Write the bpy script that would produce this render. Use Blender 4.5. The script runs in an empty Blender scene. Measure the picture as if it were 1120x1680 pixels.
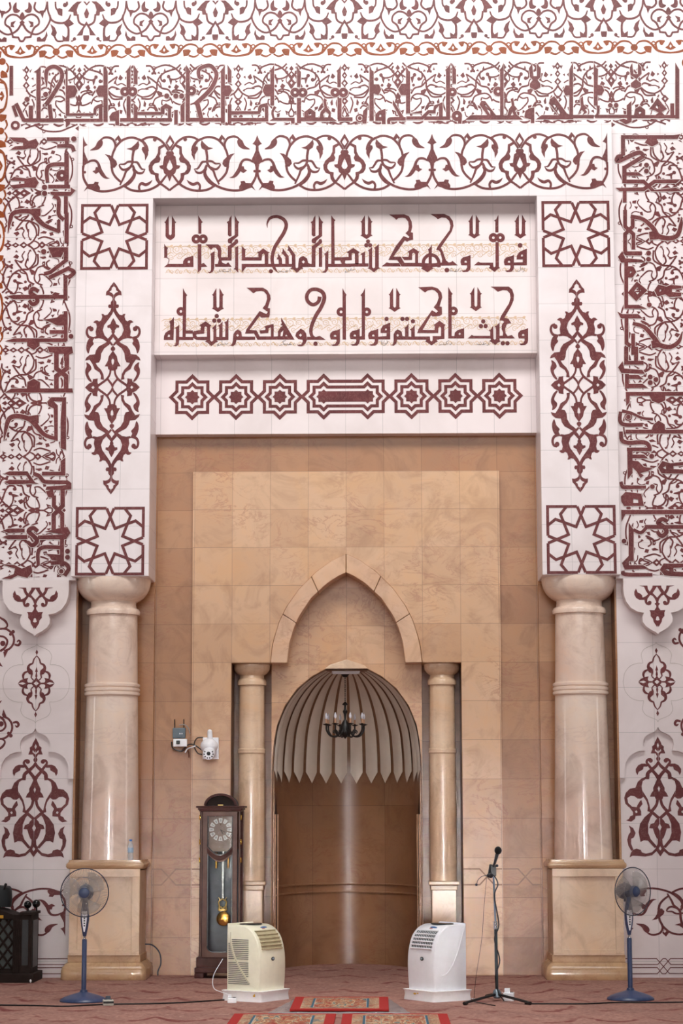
import bpy, bmesh, math, random
from math import sin, cos, pi, radians, sqrt
from mathutils import Vector, Matrix
from mathutils.geometry import tessellate_polygon
random.seed(7)
C = bpy.context.scene.collection
S = bpy.context.scene

# ------------------------------------------------------------------ camera
F, CAMP = 3450.0, Vector((0.3115, -20.0, 1.5))
_p, _y, _r = 0.14416, -0.01732, 0.00138
_ex = Vector((cos(_y), -sin(_y), 0)); _ey = Vector((sin(_y), cos(_y), 0)); _ez = Vector((0, 0, 1))
DEP = cos(_p)*_ey + sin(_p)*_ez
_up = -sin(_p)*_ey + cos(_p)*_ez
RIGHT = cos(_r)*_ex - sin(_r)*_up
UP = sin(_r)*_ex + cos(_r)*_up
cam = bpy.data.cameras.new('camera'); cam.sensor_fit = 'VERTICAL'; cam.sensor_height = 36
cam.lens = F/1680*36; cam.clip_end = 200
co = bpy.data.objects.new('camera', cam); C.objects.link(co)
M3 = Matrix((RIGHT, UP, -DEP)).transposed()
co.matrix_world = Matrix.Translation(CAMP) @ M3.to_4x4()
S.camera = co

# ------------------------------------------------------------------ light
S.view_settings.view_transform = 'Standard'; S.view_settings.look = 'None'
S.view_settings.exposure = 0.05; S.view_settings.gamma = 1.0
w = bpy.data.worlds.new('world'); S.world = w; w.use_nodes = True
bg = w.node_tree.nodes['Background']; bg.inputs[1].default_value = 1.0
_tc = w.node_tree.nodes.new('ShaderNodeTexCoord'); _sx = w.node_tree.nodes.new('ShaderNodeSeparateXYZ')
_mr = w.node_tree.nodes.new('ShaderNodeMapRange'); _mr.inputs['From Min'].default_value = -1; _mr.inputs['From Max'].default_value = 1
_rp = w.node_tree.nodes.new('ShaderNodeValToRGB')   # bright lower half added to light the soffits from below, dim hall above
_rp.color_ramp.elements[0].position = 0.47; _rp.color_ramp.elements[0].color = (0.75, 0.72, 0.69, 1)
_rp.color_ramp.elements[1].position = 0.505; _rp.color_ramp.elements[1].color = (0.085, 0.083, 0.081, 1)
for _a, _b in ((_tc.outputs['Generated'], _sx.inputs[0]), (_sx.outputs[2], _mr.inputs[0]), (_mr.outputs[0], _rp.inputs[0]), (_rp.outputs[0], bg.inputs[0])): w.node_tree.links.new(_a, _b)

def area(name, loc, target, sx, sy, power, col=(1, 1, 1), spread=180):
    l = bpy.data.lights.new(name, 'AREA'); l.shape = 'RECTANGLE'; l.size = sx; l.size_y = sy
    l.energy = power; l.color = col; l.spread = radians(spread)
    o = bpy.data.objects.new(name, l); C.objects.link(o); o.location = loc
    d = Vector(target) - Vector(loc)
    o.rotation_euler = d.to_track_quat('-Z', 'Y').to_euler()
    return o
area('clerestory_light', (0.3, -9.5, 13.5), (0, 0, 7.5), 11, 4, 760, (1, 0.975, 0.95), 125)
area('hall_window_light', (0, -27, 9.0), (0, 0, 6.5), 14, 4, 150, (1, 0.97, 0.945), 70)
area('side_window_light', (-15, -2.6, 2.4), (-2.3, 0.3, 1.6), 0.4, 3.6, 60)
area('side_window_light', (15, -4.2, 2.4), (2.3, 0.3, 1.6), 0.4, 3.6, 60)
for dx in (-1.3, 0.0, 1.1):
    area('front_doorway_light', (dx, -33, 1.3), (dx*1.25, 0, 0.45), 0.5, 2.5, 3.3 if dx else 2.6, (1, 0.985, 0.96), 6.5)
area('skylight', (0.2, -5.2, 13.0), (0, -3.3, 0), 2.5, 2.5, 50, (1, 0.985, 0.97), 45)  # fill lamp added overhead to brighten the carpet
for dx in (-9.5, -5.5, 4.2, 7.5):
    area('doorway_light', (dx, -31, 1.45), (dx*0.1, 0, 1.2), 1.0, 2.7, 4, (1, 1, 1), 30)

# ------------------------------------------------------------------ helpers
def lin(c):
    return tuple(((v/255)/12.92 if v/255 <= 0.04045 else ((v/255+0.055)/1.055)**2.4) for v in c)

def U(px, py, Y):
    d = RIGHT*((px-560)/F) + UP*((840-py)/F) + DEP
    t = (Y-CAMP.y)/d.y
    q = CAMP + d*t
    return q.x, q.z
def G(px, py):
    d = RIGHT*((px-560)/F) + UP*((840-py)/F) + DEP
    q = CAMP + d*(-CAMP.z/d.z)
    return q.x, q.y

class Nt:
    def __init__(s, name, rough=0.5, metal=0.0):
        s.m = bpy.data.materials.new(name); s.m.use_nodes = True
        s.t = s.m.node_tree; s.b = s.t.nodes['Principled BSDF']
        s.b.inputs['Roughness'].default_value = rough; s.b.inputs['Metallic'].default_value = metal
    def n(s, t, **k):
        x = s.t.nodes.new(t)
        for a, v in k.items(): setattr(x, a, v)
        return x
    def l(s, a, b): s.t.links.new(a, b)
    def coord(s): return s.n('ShaderNodeTexCoord').outputs['Object']
    def noise(s, vec, scale, detail=4, dist=0.0, rough=0.5):
        x = s.n('ShaderNodeTexNoise'); x.inputs['Scale'].default_value = scale
        x.inputs['Detail'].default_value = detail; x.inputs['Distortion'].default_value = dist
        x.inputs['Roughness'].default_value = rough
        if vec: s.l(vec, x.inputs['Vector'])
        return x.outputs['Fac']
    def ramp(s, fac, stops):
        r = s.n('ShaderNodeValToRGB'); e = r.color_ramp.elements
        while len(e) < len(stops): e.new(0.5)
        for i, (p, c) in enumerate(stops):
            e[i].position = p; e[i].color = (*c[:3], 1)
        s.l(fac, r.inputs[0]); return r.outputs['Color']
    def mix(s, fac, a, b, mode='MIX'):
        x = s.n('ShaderNodeMix'); x.data_type = 'RGBA'; x.blend_type = mode
        for i, v in ((0, fac), (6, a), (7, b)):
            if hasattr(v, 'is_linked'): s.l(v, x.inputs[i])
            elif i == 0: x.inputs[0].default_value = v
            else: x.inputs[i].default_value = (*v[:3], 1)
        return x.outputs[2]
    def base(s, c): s.l(c, s.b.inputs['Base Color'])
    def bump(s, h, strength=0.2, dist=0.01):
        b = s.n('ShaderNodeBump'); b.inputs['Strength'].default_value = strength; b.inputs['Distance'].default_value = dist
        s.l(h, b.inputs['Height']); s.l(b.outputs[0], s.b.inputs['Normal'])

def plain(name, c, rough=0.45, metal=0.0, var=0.12, scale=18):
    n = Nt(name, rough, metal); L = lin(c)
    n.base(n.ramp(n.noise(n.coord(), scale, 3), [(0.3, [v*(1-var) for v in L]), (0.7, [min(1, v*(1+var)) for v in L])]))
    return n.m

def tiles(n, tx, x0, tz, z0, c1, c2, mortar, size=0.004):
    sp = n.n('ShaderNodeSeparateXYZ'); n.l(n.coord(), sp.inputs[0])
    cb = n.n('ShaderNodeCombineXYZ')
    for i, (o, off) in enumerate(((sp.outputs[0], -x0), (sp.outputs[2], -z0))):
        a = n.n('ShaderNodeMath', operation='ADD'); n.l(o, a.inputs[0]); a.inputs[1].default_value = off + 40*(tx if i == 0 else tz)
        n.l(a.outputs[0], cb.inputs[i])
    b = n.n('ShaderNodeTexBrick'); b.offset = 0; b.squash = 1
    for k, v in (('Scale', 1), ('Mortar Size', size/2), ('Mortar Smooth', 0.3), ('Bias', 0), ('Brick Width', tx), ('Row Height', tz)):
        b.inputs[k].default_value = v
    b.inputs['Color1'].default_value = (*c1, 1); b.inputs['Color2'].default_value = (*c2, 1); b.inputs['Mortar'].default_value = (*mortar, 1)
    n.l(cb.outputs[0], b.inputs['Vector'])
    return b

def white_marble(name, tx, x0, tz, z0, tint=(1, 1, 1)):
    n = Nt(name, 0.32)
    A = [a*b for a, b in zip(lin((239, 229, 231)), tint)]
    b = tiles(n, tx, x0, tz, z0, A, [v*0.955 for v in A], [v*0.62 for v in A], 0.0042)
    f = n.noise(n.coord(), 1.6, 6, 0.6)
    c = n.ramp(f, [(0.32, (0.90, 0.885, 0.875)), (0.55, (1, 1, 1)), (0.8, (0.95, 0.94, 0.945))])
    n.base(n.mix(1.0, b.outputs['Color'], c, 'MULTIPLY'))
    return n.m

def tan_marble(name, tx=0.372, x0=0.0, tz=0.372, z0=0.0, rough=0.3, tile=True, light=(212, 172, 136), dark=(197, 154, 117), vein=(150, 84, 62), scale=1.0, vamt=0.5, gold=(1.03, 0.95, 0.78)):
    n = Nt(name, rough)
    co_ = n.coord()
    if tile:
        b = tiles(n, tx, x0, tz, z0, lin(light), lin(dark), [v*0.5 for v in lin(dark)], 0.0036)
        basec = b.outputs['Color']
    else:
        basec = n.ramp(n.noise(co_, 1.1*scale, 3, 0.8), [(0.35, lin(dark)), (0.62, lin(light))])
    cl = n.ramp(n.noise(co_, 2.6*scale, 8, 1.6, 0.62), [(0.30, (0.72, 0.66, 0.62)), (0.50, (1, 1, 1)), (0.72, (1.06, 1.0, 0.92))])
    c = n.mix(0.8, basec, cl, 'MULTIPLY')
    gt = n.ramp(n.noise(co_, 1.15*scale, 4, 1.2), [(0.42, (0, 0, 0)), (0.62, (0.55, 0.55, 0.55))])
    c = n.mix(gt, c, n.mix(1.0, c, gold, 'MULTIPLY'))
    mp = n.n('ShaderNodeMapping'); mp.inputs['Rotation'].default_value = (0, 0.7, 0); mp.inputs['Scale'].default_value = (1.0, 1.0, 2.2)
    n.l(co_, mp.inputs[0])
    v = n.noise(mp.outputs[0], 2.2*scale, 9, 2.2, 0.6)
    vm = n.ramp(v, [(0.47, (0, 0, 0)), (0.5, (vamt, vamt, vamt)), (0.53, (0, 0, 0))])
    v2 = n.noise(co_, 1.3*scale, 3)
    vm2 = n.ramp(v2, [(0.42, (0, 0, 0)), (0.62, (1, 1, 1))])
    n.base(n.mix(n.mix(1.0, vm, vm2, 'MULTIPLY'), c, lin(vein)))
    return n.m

# ------------------------------------------------------------------ mesh helpers
def finish(bm, name, mat, parent=None, smooth=False, bevel=0, recalc=True):
    if recalc: bmesh.ops.recalc_face_normals(bm, faces=bm.faces)
    me = bpy.data.meshes.new(name); bm.to_mesh(me); bm.free()
    me.materials.append(mat)
    o = bpy.data.objects.new(name, me); C.objects.link(o)
    if parent: o.parent = parent
    if smooth:
        for p in me.polygons: p.use_smooth = True
        try: me.set_sharp_from_angle(angle=radians(38))
        except Exception: pass
    if bevel:
        b = o.modifiers.new('bevel', 'BEVEL'); b.width = bevel; b.segments = 2; b.limit_method = 'ANGLE'; b.angle_limit = radians(40)
    return o
def box(bm, c, s, rot=None, taper=None):
    vs = []
    for z in (-1, 1):
        k = 1 if (taper is None or z < 0) else taper
        for x, y in ((-1, -1), (1, -1), (1, 1), (-1, 1)):
            v = Vector((x*s[0]/2*k, y*s[1]/2*k, z*s[2]/2))
            if rot is not None: v = rot @ v
            vs.append(bm.verts.new(v+Vector(c)))
    for f in ((3, 2, 1, 0), (4, 5, 6, 7), (0, 1, 5, 4), (1, 2, 6, 5), (2, 3, 7, 6), (3, 0, 4, 7)):
        bm.faces.new([vs[i] for i in f])
def lathe(bm, prof, c=(0, 0, 0), n=32, rot=None, a0=0, a1=2*pi):
    full = abs(a1-a0-2*pi) < 1e-6; k = n if full else n+1
    rings = []
    for r, z in prof:
        if r < 1e-6:
            v = Vector((0, 0, z)); v = rot @ v if rot is not None else v
            rings.append([bm.verts.new(v+Vector(c))])
        else:
            row = []
            for i in range(k):
                a = a0+(a1-a0)*i/n
                v = Vector((r*cos(a), r*sin(a), z)); v = rot @ v if rot is not None else v
                row.append(bm.verts.new(v+Vector(c)))
            rings.append(row)
    for A, B in zip(rings, rings[1:]):
        m = n
        for i in range(m):
            j = (i+1) % k
            if len(A) == 1 and len(B) == 1: continue
            if len(A) == 1: bm.faces.new((A[0], B[i], B[j]))
            elif len(B) == 1: bm.faces.new((A[i], A[j], B[0]))
            else: bm.faces.new((A[i], A[j], B[j], B[i]))
    if full:
        for R_ in (rings[0], rings[-1]):
            if len(R_) > 2: bm.faces.new(R_)
def crv(pts, sub=6, closed=False):
    n = len(pts); out = []
    if n < 3 and not closed: return [tuple(p) for p in pts]
    rng = range(n if closed else n-1)
    for i in rng:
        if closed: a, b, c, d = (pts[(i+k) % n] for k in (-1, 0, 1, 2))
        else:
            b, c = pts[i], pts[i+1]
            a = pts[i-1] if i else tuple(2*x-y for x, y in zip(b, c))
            d = pts[i+2] if i+2 < n else tuple(2*x-y for x, y in zip(c, b))
        for s in range(sub):
            t = s/sub
            out.append(tuple(0.5*(2*B+(-A+Cc)*t+(2*A-5*B+4*Cc-D)*t*t+(-A+3*B-3*Cc+D)*t**3) for A, B, Cc, D in zip(a, b, c, d)))
    if not closed: out.append(tuple(pts[-1]))
    return out
def tube(bm, pts, r, n=8, smooth=0, closed=False):
    P = [Vector(p) for p in (crv(pts, smooth, closed) if smooth else pts)]
    rs = r if isinstance(r, (list, tuple)) else [r]*len(P)
    if len(rs) != len(P): rs = [rs[min(len(rs)-1, int(i*len(rs)/len(P)))] for i in range(len(P))]
    rings = []; prev = None; N = len(P)
    for i in range(N):
        a = P[i-1] if (i or closed) else P[i]; b = P[(i+1) % N] if (i < N-1 or closed) else P[i]
        t = (b-a).normalized()
        if prev is None:
            q = Vector((0, 0, 1)) if abs(t.z) < 0.9 else Vector((1, 0, 0)); u = t.cross(q).normalized()
        else:
            u = (prev - t*prev.dot(t))
            u = u.normalized() if u.length > 1e-6 else t.cross(Vector((0, 1, 0.3))).normalized()
        prev = u; v = t.cross(u)
        rings.append([bm.verts.new(P[i]+rs[i]*(u*cos(2*pi*k/n)+v*sin(2*pi*k/n))) for k in range(n)])
    pairs = list(zip(rings, rings[1:]))
    if closed: pairs.append((rings[-1], rings[0]))
    for A, B in pairs:
        for k in range(n):
            bm.faces.new((A[k], A[(k+1) % n], B[(k+1) % n], B[k]))
    if not closed:
        bm.faces.new(rings[0]); bm.faces.new(rings[-1])
def prism(bm, pts, y0, y1, holes=(), back=True, xf=None):
    """extrude polygon given in (x,z) from y0 to y1"""
    loops = [list(pts)]+[list(h) for h in holes]
    flat = [p for l in loops for p in l]
    def V(p, y):
        v = Vector((p[0], y, p[1])); return xf @ v if xf is not None else v
    fr = [bm.verts.new(V(p, y0)) for p in flat]; bk = [bm.verts.new(V(p, y1)) for p in flat]
    for t in tessellate_polygon([[Vector((p[0], p[1], 0)) for p in l] for l in loops]):
        try: bm.faces.new([fr[i] for i in t])
        except ValueError: pass
        if back:
            try: bm.faces.new([bk[i] for i in reversed(t)])
            except ValueError: pass
    o = 0
    for l in loops:
        m = len(l)
        for i in range(m):
            j = (i+1) % m
            bm.faces.new((fr[o+i], fr[o+j], bk[o+j], bk[o+i]))
        o += m
def sphere(bm, c, r, n=16, sc=(1, 1, 1)):
    m = Matrix.Translation(Vector(c)) @ Matrix.Diagonal((*sc, 1))
    bmesh.ops.create_uvsphere(bm, u_segments=n, v_segments=max(6, n//2), radius=r, matrix=m)
def NB(): return bmesh.new()

def thing(name, label, cat, loc=(0, 0, 0), rz=0, group=None):
    o = bpy.data.objects.new(name, None); C.objects.link(o); o.empty_display_size = 0.1
    o.location = loc; o.rotation_euler = (0, 0, rz); o['label'] = label; o['category'] = cat
    if group: o['group'] = group
    return o
def tag(o, label, cat, group=None):
    o['label'] = label; o['category'] = cat
    if group: o['group'] = group
    return o
def struct(o, label=None):
    o['kind'] = 'structure'
    if label: o['label'] = label
    return o

# ------------------------------------------------------------------ inlay drawing
class Inlay:
    """flat inlaid stone drawn with polygons and brush strokes on a wall plane"""
    def __init__(s, Y, mp=None):
        s.Y = Y; s.v = []; s.f = []; s.k = 0; s.mp = mp; s.lift = 0.002
        s.win(0, 0, 1); s.xf = None; s.clip = None; s.under = None
    def win(s, x0, y0, sc, sy=None): s.w = (x0, y0, sc, sy or sc); return s
    def to(s, p):
        x0, y0, sc, sy = s.w
        q = (x0+p[0]/sc, y0+p[1]/sy)
        q = s.mp(*q) if s.mp else U(q[0], q[1], s.Y)
        return s.xf(*q) if s.xf else q
    def emit(s, loops):
        L = [[s.to(p) for p in l] for l in loops]
        s.k += 1; y = s.Y - s.lift - (s.k % 37)*0.00003
        b = len(s.v); flat = [p for l in L for p in l]
        s.v += [(p[0], y, p[1]) for p in flat]
        for t in tessellate_polygon([[Vector((p[0], p[1], 0)) for p in l] for l in L]):
            s.f.append([b+i for i in t])
    def quadstrip(s, A, B):
        s.k += 1; y = s.Y - s.lift - (s.k % 37)*0.00003
        b = len(s.v); n = len(A)
        for p in A: q = s.to(p); s.v.append((q[0], y, q[1]))
        for p in B: q = s.to(p); s.v.append((q[0], y, q[1]))
        for i in range(n-1): s.f.append([b+i, b+i+1, b+n+i+1, b+n+i])
    @staticmethod
    def pts(t):
        if isinstance(t, str):
            return [tuple(float(a) for a in q.split(',')) for q in t.split()]
        return list(t)
    def P(s, t, *holes):
        p = s.pts(t); s.emit([p]+[s.pts(h) for h in holes])
        if s.under: s.under.w = s.w; s.under.S(p+[p[0]], s.halo)
    def L(s, t, *holes):
        s.emit([crv(s.pts(t), 4, True)]+[crv(s.pts(h), 4, True) for h in holes])
    def S(s, t, w=10):
        p = s.pts(t); n = len(p); A = []; B = []
        closed = p[0] == p[-1] and n > 3
        for i in range(n):
            a = Vector(p[i-1][:2]) if i else (Vector(p[-2][:2]) if closed else None)
            b = Vector(p[i][:2]); c = Vector(p[i+1][:2]) if i < n-1 else (Vector(p[1][:2]) if closed else None)
            d1 = (b-a).normalized() if a is not None and (b-a).length > 1e-6 else None
            d2 = (c-b).normalized() if c is not None and (c-b).length > 1e-6 else None
            if d1 is None: d1 = d2
            if d2 is None: d2 = d1
            n1 = Vector((-d1.y, d1.x)); n2 = Vector((-d2.y, d2.x)); m = (n1+n2)
            m = m.normalized() if m.length > 1e-4 else n1
            k = w/2/max(0.5, m.dot(n1))
            A.append(tuple(b+m*k)); B.append(tuple(b-m*k))
        s.quadstrip(A, B)
        if s.under: s.under.w = s.w; s.under.S(p, w+s.halo)
    def Cv(s, t, w=None, sub=5):
        p = s.pts(t); p = [(q[0], q[1], q[2] if len(q) > 2 else w) for q in p]
        if s.under:
            s.under.w = s.w; s.under.Cv([(a, b, c+s.halo) for a, b, c in p])
        q = crv(p, sub); A = []; B = []; n = len(q)
        for i in range(n):
            a = q[max(0, i-1)]; b = q[min(n-1, i+1)]
            d = Vector((b[0]-a[0], b[1]-a[1]))
            if d.length < 1e-6: d = Vector((1, 0))
            d.normalize(); h = max(0.2, q[i][2])/2
            A.append((q[i][0]-d.y*h, q[i][1]+d.x*h)); B.append((q[i][0]+d.y*h, q[i][1]-d.x*h))
        s.quadstrip(A, B)
    def D(s, x, y, r, n=18):
        s.emit([[(x+r*cos(2*pi*i/n), y+r*sin(2*pi*i/n)) for i in range(n)]])
        if s.under: s.under.w = s.w; s.under.D(x, y, r+s.halo/2)
    def R(s, x, y, r, w, n=24):
        A = [(x+(r+w/2)*cos(2*pi*i/n), y+(r+w/2)*sin(2*pi*i/n)) for i in range(n+1)]
        B = [(x+(r-w/2)*cos(2*pi*i/n), y+(r-w/2)*sin(2*pi*i/n)) for i in range(n+1)]
        s.quadstrip(A, B)
        if s.under: s.under.w = s.w; s.under.D(x, y, r+w/2+s.halo/2)
    def build(s, name, mat, parent=None):
        me = bpy.data.meshes.new(name); me.from_pydata(s.v, [], s.f); me.update()
        bm = NB(); bm.from_mesh(me); 
        for f in bm.faces:
            f.normal_update()
            if f.normal.y > 0: f.normal_flip()
        bm.to_mesh(me); bm.free()
        me.materials.append(mat)
        o = bpy.data.objects.new(name, me); C.objects.link(o)
        if parent: o.parent = parent
        return o

# ------------------------------------------------------------------ materials
RED = None
def inlay_mat(name, c, gloss=0.3):
    n = Nt(name, gloss); L = lin(c); k = n.coord()
    a = n.ramp(n.noise(k, 5, 5, 0.5), [(0.3, [v*0.82 for v in L]), (0.7, [v*1.2 for v in L])])
    v = n.ramp(n.noise(k, 7, 8, 2.5, 0.65), [(0.487, (0, 0, 0)), (0.5, (0.35, 0.35, 0.35)), (0.513, (0, 0, 0))])
    n.base(n.mix(v, a, lin((190, 140, 134))))
    n.b.inputs['Specular IOR Level'].default_value = 0.15
    return n.m
RED = inlay_mat('red_marble', (106, 54, 56))
ORANGE = inlay_mat('orange_marble', (140, 66, 22))
BEIGE = plain('beige_stone', (208, 178, 148), 0.4)
INK = plain('dark_grey_paint', (92, 84, 88), 0.5)
LINE = plain('joint_grey', (190, 182, 178), 0.5)
BROWNLINE = plain('brown_stone', (146, 104, 72), 0.35)
HALO = plain('white_stone_edge', (228, 214, 212), 0.35, var=0.04)

W_PORTAL = white_marble('white_marble_portal', 0.3617, 0.0, 0.3617, 7.53)
W_INSC = white_marble('white_marble_inscription', 0.3667, 0.0, 0.372, 7.155, (1, 0.985, 0.965))
W_STAR = white_marble('white_marble_star', 0.3667, 0.0, 0.38, 5.62, (1, 0.985, 0.97))
W_KUFIC = white_marble('white_marble_kufic', 0.51, 0.06, 0.51, 8.19)
W_LOW = white_marble('white_marble_lower', 0.424, -2.984, 0.43, 2.73, (0.96, 0.945, 0.93))
W_EDGE = white_marble('white_marble_edge', 5, 0.7, 5, 0.7, (0.97, 0.95, 0.93))
TAN = tan_marble('tan_marble', 0.374, 0.0, 0.378, 3.0)
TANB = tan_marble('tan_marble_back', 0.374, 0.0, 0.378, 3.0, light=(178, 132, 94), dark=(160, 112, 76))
TANP = tan_marble('tan_marble_plain', tile=False, light=(218, 180, 150), dark=(204, 162, 130))
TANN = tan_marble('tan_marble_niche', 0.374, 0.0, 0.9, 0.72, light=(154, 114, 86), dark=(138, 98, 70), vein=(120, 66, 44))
PALE = tan_marble('cream_marble', tile=False, rough=0.12, gold=(1.0, 0.97, 0.92), light=(246, 228, 214), dark=(236, 208, 192), vein=(188, 152, 146), scale=0.8, vamt=0.22)
PALEP = tan_marble('cream_marble_pedestal', tile=False, rough=0.16, gold=(1.0, 0.97, 0.9), light=(236, 210, 182), dark=(224, 190, 158), vein=(184, 134, 110), scale=0.9, vamt=0.25)
HONEY = tan_marble('honey_marble', tile=False, rough=0.16, gold=(1.0, 0.96, 0.86), light=(208, 174, 138), dark=(190, 152, 116), vein=(150, 96, 60), scale=1.0, vamt=0.25)

def carpet():
    n = Nt('carpet', 0.95); k = n.coord()
    sp = n.n('ShaderNodeSeparateXYZ'); n.l(k, sp.inputs[0])
    base = n.ramp(n.noise(k, 30, 4), [(0.3, lin((140, 100, 90))), (0.7, lin((178, 134, 122)))])
    big = n.ramp(n.noise(k, 2.2, 3, 1.0), [(0.35, (0.86, 0.82, 0.82)), (0.65, (1.08, 1.05, 1.02))])
    c = n.mix(1.0, base, big, 'MULTIPLY')
    # scalloped dark red lines running across, broken by noise
    def m(op, a, b=None):
        x = n.n('ShaderNodeMath', operation=op)
        for i, v in enumerate((a, b)):
            if v is None: continue
            if hasattr(v, 'is_linked'): n.l(v, x.inputs[i])
            else: x.inputs[i].default_value = v
        return x.outputs[0]
    wob = m('MULTIPLY', m('ABSOLUTE', m('SINE', m('MULTIPLY', sp.outputs[0], 6.8))), 0.34)
    nz = m('MULTIPLY', n.noise(k, 2.6, 5, 0.6), 0.5)
    yy = m('ADD', m('ADD', sp.outputs[1], wob), nz)
    fr = m('FRACT', m('MULTIPLY', yy, 1.15))
    line = n.ramp(fr, [(0.0, (0.9, 0.9, 0.9)), (0.10, (0.75, 0.75, 0.75)), (0.17, (0, 0, 0)), (0.95, (0, 0, 0)), (1.0, (0.9, 0.9, 0.9))])
    br = n.ramp(n.noise(k, 3.2, 3), [(0.42, (0, 0, 0)), (0.56, (1, 1, 1))])
    c = n.mix(n.mix(1.0, line, br, 'MULTIPLY'), c, lin((112, 34, 34)))
    lt = n.ramp(n.noise(k, 9, 4, 2.0), [(0.56, (0, 0, 0)), (0.64, (0.45, 0.45, 0.45))])
    c = n.mix(lt, c, lin((194, 152, 138)))
    n.base(c); n.bump(n.noise(k, 260, 2), 0.5, 0.006)
    return n.m
CARPET = carpet()

# ------------------------------------------------------------------ floor and walls
bm = NB(); prismfloor = [(-9, -30), (9, -30), (9, 2.4), (-9, 2.4)]
vs = [bm.verts.new((x, y, 0)) for x, y in prismfloor] + [bm.verts.new((x, y, -0.1)) for x, y in prismfloor]
for f in ((0, 1, 2, 3), (7, 6, 5, 4), (0, 4, 5, 1), (1, 5, 6, 2), (2, 6, 7, 3), (3, 7, 4, 0)): bm.faces.new([vs[i] for i in f])
floor = struct(finish(bm, 'floor', CARPET), 'red brown patterned carpet over the prayer hall floor')

def slab(name, pts, y0, y1, mat, parent=None, holes=(), bevel=0):
    bm = NB(); prism(bm, pts, y0, y1, holes); return finish(bm, name, mat, parent, bevel=bevel)
def rect(x0, x1, z0, z1): return [(x0, z0), (x1, z0), (x1, z1), (x0, z1)]
def mir(p): return [(-x, z) for x, z in reversed(p)]

bm = NB(); box(bm, (0, -6.0, 7.93), (18, 0.5, 0.9)); struct(finish(bm, 'ceiling_beam', W_EDGE), 'white beam crossing the prayer hall above the view')  # unseen blocker added so the clerestory light fades towards the wall foot
# upper wall and side walls carrying the long inscription band
wall_upper = struct(slab('wall_upper', rect(-5.2, 5.2, 8.19, 10.6), 0.10, 0.9, W_KUFIC))
ZC = 3.765
wl = struct(slab('wall_left', rect(-5.2, -2.60, ZC, 8.19), 0.10, 0.9, W_KUFIC))
wr = struct(slab('wall_right', rect(2.60, 5.2, ZC, 8.19), 0.10, 0.9, W_KUFIC))
walls = {-1: wl, 1: wr}
# lower white walls: base sheet and the raised sheet with the lobed arch cut out of it
def px(u, v, x0, y0, s, Y): return U(x0+u/s, y0+v/s, Y)
XC = -2.984
arch = [(427, 35), (412, 68), (385, 92), (340, 110), (290, 135), (250, 185), (240, 245), (258, 318), (190, 322), (120, 350), (60, 400), (22, 470), (10, 560), (8, 646)]
arch = [px(u, v, 0, 1190, 7.304, .25) for u, v in arch]
off = XC-arch[0][0]; archL = [(x+off, z) for x, z in arch]
archR = [(2*XC-x, z) for x, z in archL]
zb = archL[-1][1]
corb = [(985, 60), (985, 160), (975, 250), (945, 340), (880, 430), (790, 482), (695, 500), (718, 560), (712, 630), (670, 690), (590, 745), (530, 775), (502, 805)]
corb = [px(u, v, 0, 950, 8.615, .10) for u, v in corb]
cx0 = corb[-1][0]; corb = [(x-cx0+XC, z) for x, z in corb]; corb[0] = (corb[0][0], ZC); 
XE = -2.606
for sgn in (-1, 1):
    mm = (lambda p: p) if sgn < 0 else mir
    nm = 'wall_left' if sgn < 0 else 'wall_right'
    W = walls[sgn]
    slab('lower_wall_sheet', mm(rect(-5.2, XE, 0, ZC)), 0.29, 0.9, W_LOW, W)
    xl = 2*XC-XE
    out = [(-5.2, ZC), (-5.2, zb), (archL[-1][0], zb)] + archL[::-1][1:] + archR[1:] + [(XE-0.005, archR[-1][1]), (XE-0.005, ZC)]
    # order: go round counter clockwise-ish
    slab('raised_wall_sheet', mm(out), 0.25, 0.29, W_LOW, W)
    full = [(2*XC-x, z) for x, z in corb] + corb[::-1][1:]
    slab('lobed_valance', mm(full), 0.10, 0.25, W_EDGE, W)
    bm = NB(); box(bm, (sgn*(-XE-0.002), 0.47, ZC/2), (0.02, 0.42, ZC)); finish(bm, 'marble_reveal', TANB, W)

# white portal frame
po = 2.63; pi_ = 1.884
trim1 = struct(slab('trim_1', [(-po, 3.79), (-pi_, 3.79), (-pi_, 7.53), (pi_, 7.53), (pi_, 3.79), (po, 3.79), (po, 8.27), (-po, 8.27)], 0.0, 0.63, W_PORTAL, bevel=0.006),
               'white marble portal frame around the prayer niche wall')
trim2 = struct(slab('trim_2', rect(-1.884, 1.884, 6.01, 7.54), 0.25, 0.63, W_INSC, bevel=0.004), 'white marble panel with two lines of lettering')
trim3 = struct(slab('trim_3', rect(-1.884, 1.884, 5.253, 6.02), 0.46, 0.63, W_STAR, bevel=0.004), 'white marble panel with a row of eight pointed stars')

# tan marble: back wall, raised panel, arch wall, niche
OPX, OPZ = 0.741, 2.995
ao = [U(a, b, .53) for a, b in ((443, 1087), (445.5, 1062), (450, 1043), (458, 1018), (470, 994), (490, 966), (518.6, 937.5), (545, 919), (567.5, 908.6))]
ai = [U(a, b, .53) for a, b in ((470.5, 1087), (474.6, 1054), (481, 1032), (490, 1011), (510, 981), (536, 957), (556, 944), (567.5, 939))]
def halfarch(p, hw):
    k = hw/abs(p[0][0]); q = [(x*k, z) for x, z in p]; q[-1] = (0, q[-1][1]); q[0] = (-hw, OPZ)
    return q
AO = halfarch(ao, 0.741); AI = halfarch(ai, 0.579)
AOf = AO + mir(AO)[1:]; AIf = AI + mir(AI)[1:]
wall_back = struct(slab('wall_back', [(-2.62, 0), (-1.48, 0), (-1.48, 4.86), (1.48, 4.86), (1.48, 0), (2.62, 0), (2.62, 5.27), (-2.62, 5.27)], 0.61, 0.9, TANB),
                   'tan veined marble wall behind the columns')
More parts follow.
